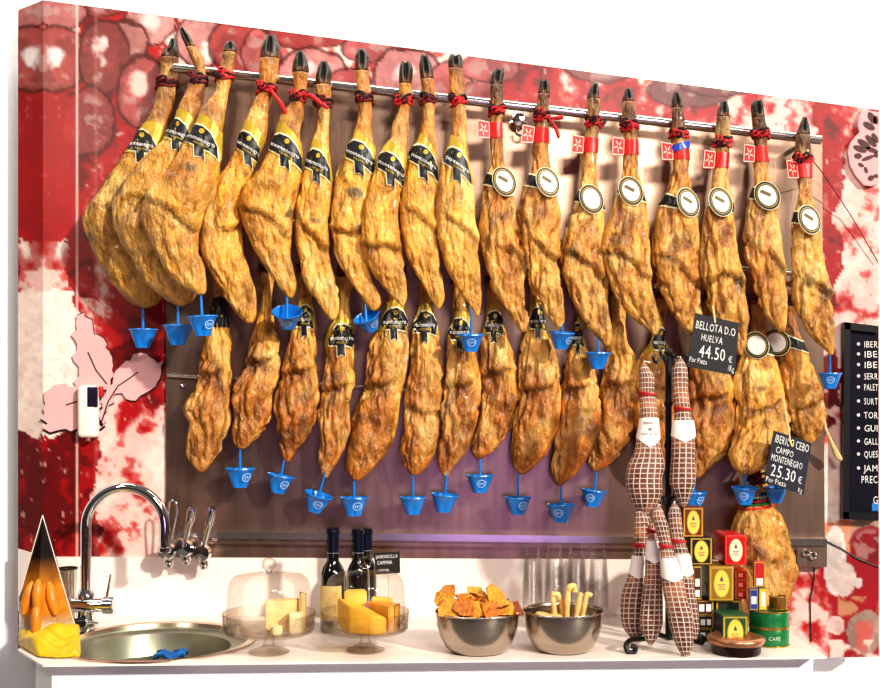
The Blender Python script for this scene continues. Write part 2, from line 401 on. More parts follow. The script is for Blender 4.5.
# worktop with the round cut-out for the sink
SC = np.array([-.655, 2.665]); SR = .214
XR = .843
front = [Q(43, 665), np.array([XR, 2.506, ZC])]
outl = [np.array(front[0]), np.array([XR, 2.506, ZC]), np.array([XR, 2.985, ZC]), np.array([-1.045, 2.985, ZC]), Q(18, 650)]
def worktop():
    th = .004
    bm = bmesh.new()
    o = [bm.verts.new(tuple(p)) for p in outl]; c = [bm.verts.new((SC[0]+SR*math.cos(2*PI*k/64), SC[1]+SR*math.sin(2*PI*k/64), ZC)) for k in range(64)]
    e = [bm.edges.new((o[i], o[(i+1) % 5])) for i in range(5)]+[bm.edges.new((c[i], c[(i+1) % 64])) for i in range(64)]
    bmesh.ops.triangle_fill(bm, edges=e, use_beauty=True)
    for f in bm.faces:
        if f.normal.z < 0: f.normal_flip()
    g = bmesh.ops.extrude_face_region(bm, geom=bm.faces[:])
    for v in [x for x in g['geom'] if isinstance(x, bmesh.types.BMVert)]: v.co.z -= th
    bm.verts.index_update()
    o = obj('worktop', [np.array(v.co) for v in bm.verts], [[v.index for v in f.verts] for f in bm.faces], white_top, None, False); bm.free()
    tag(o, 'white worktop along the back wall carrying sink, domes, bowls and tins', 'counter')
worktop()
# recessed white base under the worktop
bp = [outl[0]+np.array([.0, .055, 0]), np.array([XR-.012, 2.56, 0]), np.array([XR-.012, 2.985, 0]), np.array([-1.04, 2.985, 0]), outl[4]+np.array([.02, .055, 0])]
v = [np.array([p[0], p[1], .0]) for p in bp]+[np.array([p[0], p[1], ZC-.005]) for p in bp]
struct(obj('trim_2', v, [(4, 3, 2, 1, 0)]+[(i, (i+1) % 5, 5+(i+1) % 5, 5+i) for i in range(5)], white_wall, None, False))

# steel splash panel behind the hams
mb = MB().prism([(166, 64), (822, 136), (825, 566), (166, 557)], D-.008, D-.0005)
sp = tag(mb.build('steel_backsplash', steel, smooth=False), 'brushed steel wall panel behind the two rows of hanging hams', 'panel')
mb = MB()
for (x, y) in [(183, 386), (205, 150), (815, 300)]: mb.lathe([(.006, 0), (.006, .004), (.004, .007), (0, .008)], P(x, y, D-.008), 16, Matrix.Rotation(PI/2, 3, 'X'))
mb.build('bolt', chrome, sp)

# rails
def rail(name, a, b, da, db, r, label, ends=True):
    A, B = P(*a, da), P(*b, db)
    t = thing(name, (A+B)/2, label, 'rail')
    MB().tube([A, B], r, 20).build('tube', rail_m, t)
    for k in (.02, .34, .67, .98):
        c = A+(B-A)*k
        MB().tube([c, np.array([c[0], D-.008, c[2]])], r*.55, 12).build('bracket', rail_m, t)
    return t
rail('hanging_rail', (174, 67.7), (821, 140), 2.915, 2.915, .0115, 'sloping round steel rail across the top that the upper row of hams hangs from')
rail('hanging_rail', (196, 212), (815, 276), 2.958, 2.958, .006, 'thin steel rail behind the upper hams that the lower row hangs from')
rail('steel_rod', (167, 375), (640, 403), 2.982, 2.982, .0048, 'thin steel rod along the panel behind the middle of the lower hams')
# ledge at the bottom of the panel
mb = MB()
t = thing('steel_ledge', P(495, 540, 2.97), 'long flat steel ledge running along the bottom of the steel panel', 'ledge')
for (dy0, dy1, dd, mt, nm) in [(0, 7, .028, rail_m, 'bar'), (7, 12, .018, steel, 'lip')]:
    pl = [(168, 531+dy0), (827, 539+dy0), (827, 539+dy1), (168, 531+dy1)]
    MB().prism(pl, D-.008-dd, D-.008).build(nm, mt, t, smooth=False)
MB().prism([(797, 545), (827, 546), (827, 567), (797, 567)], D-.03, D-.008).build('end_box', steel, t, smooth=False)
k = MB()
for (x, y) in [(806, 553), (813, 556)]: k.lathe([(.009, 0), (.01, .006), (.006, .012), (0, .013)], P(x, y, D-.03), 16, Matrix.Rotation(PI/2, 3, 'X'))
k.build('knob', chrome, t)
# chrome hook roller on the panel
t = thing('wall_hook', P(518, 125, 2.96), 'round chrome wall knob on the steel panel between two hams under the rail', 'hook')
MB().lathe([(.0, 0), (.02, 0), (.022, .008), (.012, .012), (.010, .03), (.017, .034), (.019, .044), (.012, .052), (0, .053)], P(518, 122, D-.009), 28, Matrix.Rotation(PI/2, 3, 'X')).build('knob', chrome, t)
MB().tube([P(520, 130, 2.95)+np.array([math.cos(a)*.012, 0, math.sin(a)*.014]) for a in np.linspace(PI*.9, PI*2.1, 12)], .003, 8).build('ring', chrome, t)

# ================================================================ HAMS
def pchip(xk, yk, x):
    xk = np.asarray(xk, float); yk = np.asarray(yk, float); h = np.diff(xk); dl = np.diff(yk)/h
    m = np.zeros_like(yk); m[0] = dl[0]; m[-1] = dl[-1]
    for i in range(1, len(yk)-1):
        m[i] = 0 if dl[i-1]*dl[i] <= 0 else (h[i-1]+h[i])*2*dl[i-1]*dl[i]/((2*h[i]+h[i-1])*dl[i]+(h[i]+2*h[i-1])*dl[i-1])*.999 if dl[i-1]*dl[i] > 0 else 0
    m[1:-1] = np.where(np.sign(dl[:-1])*np.sign(dl[1:]) > 0, .5*(dl[:-1]+dl[1:]), m[1:-1]*0)
    i = np.clip(np.searchsorted(xk, x)-1, 0, len(xk)-2); t = (x-xk[i])/h[i]
    return (2*t**3-3*t**2+1)*yk[i]+(t**3-2*t**2+t)*h[i]*m[i]+(-2*t**3+3*t**2)*yk[i+1]+(t**3-t**2)*h[i]*m[i+1]

class Loft:
    """closed body swept down through the measured outline rows (y, left, right)"""
    def __init__(s, rows, dep, kd=.62, step=2.6, nv=72, disp=None):
        rows = sorted(rows); yk = [r[0] for r in rows]; s.yk = yk
        n = int((yk[-1]-yk[0])/step)+3
        tt = np.linspace(0, 1, n); tt = tt+.03*np.sin(2*PI*tt)*-1
        y = yk[0]+(yk[-1]-yk[0])*np.clip(tt, 0, 1); s.y = y
        s.c = pchip(yk, [(r[1]+r[2])/2 for r in rows], y); s.h = np.maximum(pchip(yk, [(r[2]-r[1])/2 for r in rows], y), .8)
        s.n = n; s.nv = nv; s.dep = np.array([dep(q) for q in y])
        th = np.arange(nv)*2*PI/nv; ct, st = np.cos(th), np.sin(th)
        sg = lambda a, e: np.sign(a)*np.abs(a)**e
        hx = s.h/F*s.dep
        kk = kd(y) if callable(kd) else kd
        s.hd = hx*kk
        X = (s.c-CX)/F*s.dep; Z = CZ-(y-HY)/F*s.dep
        G = np.zeros((n, nv, 3))
        G[..., 0] = X[:, None]+hx[:, None]*sg(ct, .94)[None]; G[..., 1] = s.dep[:, None]-s.hd[:, None]*sg(st, .9)[None]; G[..., 2] = Z[:, None]
        s.base = G.copy(); s.U = np.broadcast_to(ct, (n, nv)); s.ST = np.broadcast_to(st, (n, nv))
        s.PX = s.c[:, None]+s.h[:, None]*ct[None]; s.PY = np.broadcast_to(y[:, None], (n, nv))
        nrm = np.zeros_like(G); nrm[..., 0] = ct[None]/np.maximum(hx[:, None], .004); nrm[..., 1] = -st[None]/np.maximum(s.hd[:, None], .004)
        nrm /= np.linalg.norm(nrm, axis=-1, keepdims=True); s.N = nrm; s.hx = hx
        d = disp(s) if disp else 0
        if disp:
            lim = np.minimum(1, np.minimum(np.arange(n)/4., np.arange(n)[::-1]/11.))[:, None]
            G = G+nrm*(d*lim)[..., None]
        s.G = G
    def faces(s, i0=0, i1=None, cap=True):
        i1 = s.n if i1 is None else i1; nv = s.nv; m = i1-i0
        V = s.G[i0:i1].reshape(-1, 3); f = []
        for i in range(m-1):
            for k in range(nv): f.append((i*nv+k, i*nv+(k+1) % nv, (i+1)*nv+(k+1) % nv, (i+1)*nv+k))
        V = np.concatenate([V, s.G[i0].mean(0)[None], s.G[i1-1].mean(0)[None]])
        a = m*nv
        for k in range(nv): f.append((a, (k+1) % nv, k)); f.append((a+1, (m-1)*nv+k, (m-1)*nv+(k+1) % nv))
        return V, f
    def ring(s, py):
        fi = np.clip(np.interp(py, s.y, np.arange(s.n)), 0, s.n-1.001); return int(fi), fi-int(fi)
    def at(s, th, py, off=0.):
        i, a = s.ring(py); k = (th/(2*PI)*s.nv) % s.nv; k0 = int(k); b = k-k0; k1 = (k0+1) % s.nv
        g = lambda A: (A[i, k0]*(1-a)*(1-b)+A[i, k1]*(1-a)*b+A[i+1, k0]*a*(1-b)+A[i+1, k1]*a*b)
        n = g(s.N); n = n/np.linalg.norm(n); return g(s.G)+n*off
    def surf(s, px, py, off=.002):
        i, a = s.ring(py); c = s.c[i]*(1-a)+s.c[i+1]*a; h = s.h[i]*(1-a)+s.h[i+1]*a
        return s.at(math.acos(max(-.985, min(.985, (px-c)/h))), py, off)
    def cw(s, py):
        i, a = s.ring(py); return s.c[i]*(1-a)+s.c[i+1]*a, s.h[i]*(1-a)+s.h[i+1]*a

def polydist(PX, PY, pts):
    """distance to a polyline, and signed side (positive below it)"""
    best = np.full(PX.shape, 1e9); side = np.zeros(PX.shape)
    for (x0, y0), (x1, y1) in zip(pts[:-1], pts[1:]):
        dx, dy = x1-x0, y1-y0; t = np.clip(((PX-x0)*dx+(PY-y0)*dy)/(dx*dx+dy*dy), 0, 1)
        d = np.hypot(PX-x0-t*dx, PY-y0-t*dy); sg = np.sign((PY-y0)*dx-(PX-x0)*dy)
        side = np.where(d < best, sg, side); best = np.minimum(best, d)
    return best, side

def decal(L, poly, off, mat, name, parent, step=2.2):
    bm = bmesh.new(); vs = [bm.verts.new((x, y, 0)) for x, y in poly]; bm.faces.new(vs)
    bmesh.ops.triangulate(bm, faces=bm.faces[:])
    for _ in range(4):
        es = [e for e in bm.edges if e.calc_length() > step]
        if not es: break
        bmesh.ops.subdivide_edges(bm, edges=es, cuts=1); bmesh.ops.triangulate(bm, faces=bm.faces[:])
    bm.verts.index_update()
    V = [L.surf(v.co.x, v.co.y, off) for v in bm.verts]; f = [[v.index for v in q.verts] for q in bm.faces]; bm.free()
    return obj(name, V, f, mat, parent, True)
def ellipse(cx, cy, a, b, ang, n=28):
    t = math.radians(ang); return [(cx+a*math.cos(q)*math.cos(t)-b*math.sin(q)*math.sin(t), cy+a*math.cos(q)*math.sin(t)+b*math.sin(q)*math.cos(t)) for q in np.linspace(0, 2*PI, n, endpoint=False)]
def wrap(L, f0, f1, off, mat, name, parent, a0=-25, a1=205, n=44, m=5):
    """band following the surface; f0/f1 give the top and bottom y for u=cos(theta)"""
    V = []; fc = []
    for i in range(m):
        for th in np.radians(np.linspace(a0, a1, n)):
            u = math.cos(th); y = f0(u)+(f1(u)-f0(u))*i/(m-1); V.append(L.at(th, y, off))
    for i in range(m-1):
        for k in range(n-1): fc.append((i*n+k, i*n+k+1, (i+1)*n+k+1, (i+1)*n+k))
    return obj(name, V, fc, mat, parent, True)

def cord(L, y, parent, red=False, tilt=0, rr=random):
    mb = MB(); mb2 = MB()
    for k in range(4):
        ph = rr.random()*6; a = (rr.random()-.5)*5
        pts = [L.at(th, y+(k-1.5)*2.1+a*math.cos(th)+tilt*math.cos(th)+1.2*math.sin(3*th+ph), .003+.0016*math.sin(5*th+ph)) for th in np.linspace(0, 2*PI, 26, endpoint=False)]
        (mb2 if (k % 2 if not red else k > 0) else mb).tube(pts, .0032, 7, closed=True)
    # knot and strands
    c = L.at(PI*.62, y, .006)
    for k in range(4):
        q = c+np.array([(rr.random()-.5)*.02, (rr.random()-.5)*.006, (rr.random()-.5)*.02])
        pts = [q+np.array([math.cos(t)*.007, math.sin(2*t)*.004-.003, math.sin(t)*.006]) for t in np.linspace(0, 2*PI, 10, endpoint=False)]
        (mb if k % 2 else mb2).tube(pts, .0028, 6, closed=True)
    # loop over the rail behind
    b = L.at(-PI/2, y, 0)
    mb.tube([L.at(-PI/2, y, .001), L.at(-PI/2, y-6, .012), L.at(-PI/2, y-9, .012)], .0028, 6)
    mb.build('cord', cord_dark, parent); mb2.build('cord', cord_red if red else M('cord_maroon', (120, 20, 26), .7, 0, .5, 130, .3), parent)

SKIN = dict(gold=lin((234, 168, 62)), light=lin((250, 210, 126)), brown=lin((160, 86, 24)), dark=lin((64, 34, 12)), red=lin((160, 70, 18)), tan=lin((206, 148, 72)), mold=lin((92, 78, 46)), horn=lin((44, 36, 26)))
def make_ham(rows, d0, name, label, group, hoof=None, seed=0, tone=.0, wrink=1., kind='leg', crease=None, dark=.0, shank_dark=0., dtip=0.):
    rows = sorted(rows); y0, y1 = rows[0][0], rows[-1][0]
    rs = random.Random(seed*31+5)
    def dep(y):
        v = (y-y0)/(y1-y0)
        if kind == 'leg': return d0+.028*(1-sstep(.12, .45, v))+dtip*sstep(.6, 1, v)
        return d0+dtip*sstep(.6, 1, v)+.02*(1-sstep(.0, .35, v))
    kd = lambda y: .62+.3*(1-sstep(.2, .45, (y-y0)/(y1-y0)))
    if crease is None:
        if kind == 'leg':
            a = .64+.05*(rs.random()-.5); ys = [y0+(y1-y0)*q for q in (a, a+.015, a+.045, a+.085)]; us = (-.62+.3*rs.random(), -.15, .35, .97)
        else:
            a = .56+.06*(rs.random()-.5); ys = [y0+(y1-y0)*q for q in (a+.03, a, a+.012, a-.01)]; us = (-1., -.5, .05, .5)
        crease = [(None, u, y) for u, y in zip(us, ys)]
    def disp(s):
        cp = []
        for q in crease:
            if q[0] is None:
                c, h = s.cw0(q[2]); cp.append((c+q[1]*h, q[2]))
            else: cp.append(q)
        lv = .7+.6*rs.random()
        # wobble
        cp2 = []
        for (xa, ya), (xb, yb) in zip(cp[:-1], cp[1:]):
            for t in (0, .25, .5, .75): cp2.append((xa+(xb-xa)*t+(rs.random()-.5)*2.2, ya+(yb-ya)*t+(rs.random()-.5)*3.2))
        cp2.append(cp[-1])
        p = s.base*1.0; p = p+seed*3.7
        v = (s.PY-y0)/(y1-y0); body = sstep(.26, .42, v) if kind == 'leg' else sstep(.1, .3, v)
        sc = (s.hx/.09)[:, None]
        d = .016*(fbm(p*9, 3)-.5)*body*sc
        d += (.0045+.003*wrink)*(fbm(p*30, 3)-.5)*(.35+.65*body)
        rg = 1-np.abs(2*fbm(p*[46, 46, 11]+5, 3)-1)
        s.rg = rg; d += -.0065*wrink*sstep(.80, .97, rg)*(.25+.75*body)
        dist, side = polydist(s.PX, s.PY, cp2); fr = sstep(-.1, .3, s.ST)
        # long furrows running from the crease towards the tip
        c0 = cp2[len(cp2)//2]; fur = []
        ya, yb = c0[1]+6, y0+(y1-y0)*.93
        for u in (-.25, .3):
            pts = []
            for q in np.linspace(0, 1, 7):
                yy = ya+(yb-ya)*q; c, h = s.cw0(yy); pts.append((c+(u+.18*math.sin(3*q+seed))*h, yy))
            fur.append(pts)
        below = (side > 0)
        g = -.0095*np.exp(-(dist/2.2)**2)+.0045*np.exp(-((dist-5)/4.)**2)*(~below)-.0035*np.exp(-((dist-6)/9.)**2)*below
        for pts in fur:
            dd, _ = polydist(s.PX, s.PY, pts); g += -.0045*np.exp(-(dd/4.5)**2)*body
        d += g*fr*lv
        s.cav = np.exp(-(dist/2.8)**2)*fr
        face = sstep(0, 10, np.where(below, dist, -1))*fr*sstep(.45, .55, v)
        if kind != 'leg':
            face = sstep(.42, .56, v+.10*(fbm(p*14, 3)-.5)-.16*(s.U-.0))*fr
            d += -.010*face*(fbm(p*40+3, 4)-.35)
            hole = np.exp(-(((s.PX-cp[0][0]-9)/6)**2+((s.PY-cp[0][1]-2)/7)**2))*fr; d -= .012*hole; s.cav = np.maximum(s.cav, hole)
        s.face = face
        return d
    L = Loft.__new__(Loft)
    yk = [r[0] for r in rows]; ck = [(r[1]+r[2])/2 for r in rows]; hk = [(r[2]-r[1])/2 for r in rows]
    L.cw0 = lambda y: (float(np.interp(y, yk, ck)), float(np.interp(y, yk, hk)))
    L.__init__(rows, dep, kd, 2.5, 72, disp)
    # colours of the rind
    p = L.G+seed*5.1; v = (L.PY-y0)/(y1-y0)
    n1 = fbm(p*13, 4)[..., None]; n2 = fbm(p*[30, 30, 12]+9, 4)[..., None]; n3 = fbm(p*6+2, 3)[..., None]
    g = SKIN['gold']*(1-tone)+SKIN['tan']*tone
    c = g*np.ones(L.G.shape)
    mixc = lambda a, b, t: a*(1-t)+b*t
    c = mixc(c, SKIN['light'], sstep(.5, .72, n1)*.7)
    c = mixc(c, SKIN['brown'], sstep(.54, .74, n2)*(.55+.3*tone))
    c = mixc(c, SKIN['brown'], sstep(.5, .75, n3)*.35)
    vv = v[..., None]
    if kind == 'leg':
        c = mixc(c, SKIN['brown'], (1-sstep(.27, .42, vv))*.62); c = mixc(c, SKIN['dark'], (1-sstep(.05, .13, vv+.1*(n1-.5)))*.6)
        c = mixc(c, SKIN['mold'], sstep(.70, .76, fbm(p*24+6, 3)[..., None])*.85*sstep(.3, .4, vv))
        if shank_dark: c = mixc(c, SKIN['dark'], shank_dark*(1-sstep(.10, .26, vv+.12*(n1-.5))))
        c = mixc(c, SKIN['tan']*.95, L.face[..., None]*.45*(1-.4*sstep(.85, 1, vv)))
    else:
        c = mixc(c, SKIN['red'], L.face[..., None]*.55); c = mixc(c, SKIN['dark'], (L.face[..., None]*sstep(.52, .66, fbm(p*34, 4)[..., None]))*.55)
        c = mixc(c, SKIN['brown'], .45*sstep(.8, 1, vv))
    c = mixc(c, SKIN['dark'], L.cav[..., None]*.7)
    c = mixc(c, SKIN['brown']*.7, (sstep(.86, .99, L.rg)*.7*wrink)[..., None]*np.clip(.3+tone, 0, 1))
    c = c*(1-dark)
    c = np.clip(c, .004, .95)
    base = P(*[(rows[-1][1]+rows[-1][2])/2, y1], d0)
    t = thing(name, base, label, 'ham', group)
    i0 = 0
    if hoof:
        i0 = L.ring(hoof)[0]
        # hoof: own mesh, split by a cleft
        H = L.G[:i0+1].copy(); m = i0+1
        k = np.linspace(0, 1, m)[:, None]
        cl = np.exp(-(L.U[:m]/.22)**2)*(1-sstep(.55, 1, k)); H[..., 1] += cl*np.sign(L.ST[:m])*L.hd[:m, None]*.75
        tipc = (1-sstep(0, .35, k)); H[..., 2] -= tipc*np.exp(-(L.U[:m]/.25)**2)*.010
        LG = L.G; L.G = np.concatenate([H, LG[m:]]); V, f = L.faces(0, m); L.G = LG
        n = fbm(V*40, 3)[:, None]; hc = SKIN['horn']*(.55+.9*n)
        kk = np.concatenate([np.broadcast_to(k, (m, L.nv)).ravel(), [0, 1]])[:, None]
        hc = mixc(hc, SKIN['brown']*.55, sstep(.6, 1, kk)*.5)
        obj('hoof', V, f, hoof_m, t, True, np.clip(hc, .004, .9))
    V, f = L.faces(i0)
    C = np.concatenate([c[i0:].reshape(-1, 3), c[i0].mean(0)[None], c[-1].mean(0)[None]])
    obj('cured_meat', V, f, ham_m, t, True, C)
    return t, L

def black_band(L, cx, cy, tilt, parent, s=1., text='montenegro', gold=True):
    c, h = L.cw(cy); du = (cx-c)/h
    yt = lambda u: cy+tilt*u
    b = wrap(L, lambda u: yt(u)-19*s-4*(1-u*u)*s, lambda u: yt(u)+9*s, .0022, gold_paper if gold else black_paper, 'paper_band', parent)
    if gold is True:
        def pl(pts, k=0.): return [(c+max(-.97, min(.97, (x+du*.5)))*h, yt(x+du*.5)+y*s) for x, y in pts]
        arch = [(-.86, 7), (-.9, 0), (-.62, -9), (-.25, -14), (.2, -15), (.62, -11), (.9, -2), (.93, 10), (.5, 7.5), (.0, 7), (-.5, 7)]
        out = [(x*1.07, y*1.16+.3) for x, y in arch]
        decal(L, pl(out), .0032, pale_outline, 'label_border', b); decal(L, pl(arch), .0042, black_paper, 'label_panel', b)
        pen = [(-.26, 7), (.2, 7), (.24, 19), (0, 16.5), (-.24, 19)]
        decal(L, pl([(x*1.25, y*1.06) for x, y in pen]), .0032, pale_outline, 'pendant_border', b); decal(L, pl(pen), .0044, black_paper, 'pendant', b)
        decal(L, ellipse(c+(du*.5+.12)*h, yt(.12+du*.5)-10*s, .14*h, 2.6*s, 10, 14), .0048, gold_paper, 'emblem', b)
        fm = lambda x, y: L.surf(c+max(-.97, min(.97, x+du*.5))*h, yt(x+du*.5)+y*s, .0064)
        text_on([(text, -.72, 1.5, 1.45, 4.6)], fm, chalk, 'lettering', b)
        text_on([('RESERVA', -.3, 5.4, .75, 2.2)], fm, gold_paper, 'lettering', b)
    return b
def oval_label(L, cx, cy, a, b, ang, parent, band=True, mark=True):
    c, h = L.cw(cy)
    if band:
        bd = wrap(L, lambda u: cy-6.0+5*u, lambda u: cy+6+5*u, .002, black_paper, 'paper_band', parent, -25, 205)
        wrap(L, lambda u: cy-6.6+5*u, lambda u: cy-5.2+5*u, .0026, pale_outline, 'band_edge', bd, -25, 205, m=2); wrap(L, lambda u: cy+5.2+5*u, lambda u: cy+6.6+5*u, .0026, pale_outline, 'band_edge', bd, -25, 205, m=2)
    # the oval is a stiff flat card lying against the ham
    ctr = L.surf(cx, cy, .013); e1 = L.surf(min(cx+5, c+.9*h), cy, .006)-L.surf(max(cx-5, c-.9*h), cy, .006); e1[2] = 0; e1 /= np.linalg.norm(e1)
    if e1[0] < .82: e1 = np.array([.82, math.copysign(.572, e1[1]), 0])
    nrm = np.cross(e1, [0, 0, 1.]); nrm = nrm if nrm[1] < 0 else -nrm; s = ctr[1]/F; up = np.array([0, 0, 1.])
    def fm(x, y, o): return ctr+e1*((x-cx)*s/max(e1[0], .6))-up*((y-cy)*s)+nrm*o
    def el(k, o, mat, name, par):
        mb = MB(); q = ellipse(cx, cy, a*k, b*k, ang, 36); n = len(q)
        mb.add([fm(x, y, o) for x, y in q]+[fm(x, y, o-.0012) for x, y in q], [tuple(range(n)), tuple(range(2*n-1, n-1, -1))]+[(i, (i+1) % n, n+(i+1) % n, n+i) for i in range(n)])
        return mb.build(name, mat, par, smooth=False)
    cd = el(1.0, .003, pale_outline, 'oval_card', parent)
    el(.95, .0036, black_paper, 'dark_ring', cd); el(.82, .0042, gold_paper, 'gold_ring', cd); el(.77, .0048, black_paper, 'dark_ring', cd); el(.70, .0055, cream_paper, 'white_face', cd)
    if mark:
        mb = MB(); q = ellipse(cx+.5, cy-b*.28, a*.5, b*.13, ang-50+40, 4); q = [(cx-4+x, cy-b*.3+y) for x, y in [(-1.5, -3), (8, 2.2), (6.6, 5), (-2.8, 0)]]
        mb.add([fm(x, y, .0062) for x, y in q], [(0, 1, 2, 3)]); mb.build('stamp', M('stamp_brown', (120, 104, 66), .6), cd, smooth=False)
def red_tag(L, y, parent, w=13, hgt=15, side=-1, tilt=0.):
    b = wrap(L, lambda u: y-hgt/2-tilt*u, lambda u: y+hgt/2-tilt*u, .0024, red_paper, 'red_tag', parent, -15, 250, 36, 3)
    th = PI*.82; c, h = L.cw(y)
    a = L.at(th, y-hgt/2-1, .003); d = L.at(th, y+hgt/2+1, .003); s = a[1]/F
    v = np.array([-w*s, -.016, -.0015]); poly = [a, a+v+[0, 0, .004], d+v+[0, 0, -.004+.003], d]
    mb = MB(); mb.add(poly+[p+np.array([0, .001, 0]) for p in poly], [(0, 1, 2, 3), (7, 6, 5, 4), (0, 4, 5, 1), (1, 5, 6, 2), (2, 6, 7, 3)])
    fl = mb.build('flap', red_paper, b, smooth=False)
    # pale printed border and star
    def fm(x, yy): return (poly[0]*(1-x)+poly[1]*x)*(1-yy)+(poly[3]*(1-x)+poly[2]*x)*yy+np.array([0, -.001, 0])
    mb = MB(); pr = M('tag_print', (240, 190, 170), .5, 0, .1, 40)
    def seg(x0, y0, x1, y1, t=.045):
        dx, dy = x1-x0, y1-y0; l = math.hypot(dx, dy); nx, ny = -dy/l*t, dx/l*t
        mb.add([fm(x0+nx, y0+ny), fm(x1+nx, y1+ny), fm(x1-nx, y1-ny), fm(x0-nx, y0-ny)], [(0, 1, 2, 3)])
    for q in [(0.05, .05, .95, .05), (.95, .05, .95, .95), (.95, .95, .05, .95), (.05, .95, .05, .05)]: seg(*q, .03)
    for k in range(5):
        a0 = 2*PI*k/5; seg(.5+.08*math.cos(a0), .5+.08*math.sin(a0), .5+.34*math.cos(a0+.3), .5+.34*math.sin(a0+.3), .04)
    mb.build('print', pr, fl, smooth=False)

U = 'hams hanging in the upper row'; LW = 'hams hanging in the lower row'
ordn = ['first', 'second', 'third', 'fourth', 'fifth', 'sixth', 'seventh', 'eighth', 'ninth', 'tenth', 'eleventh', 'twelfth', 'thirteenth', 'fourteenth', 'fifteenth', 'sixteenth', 'seventeenth', 'last']
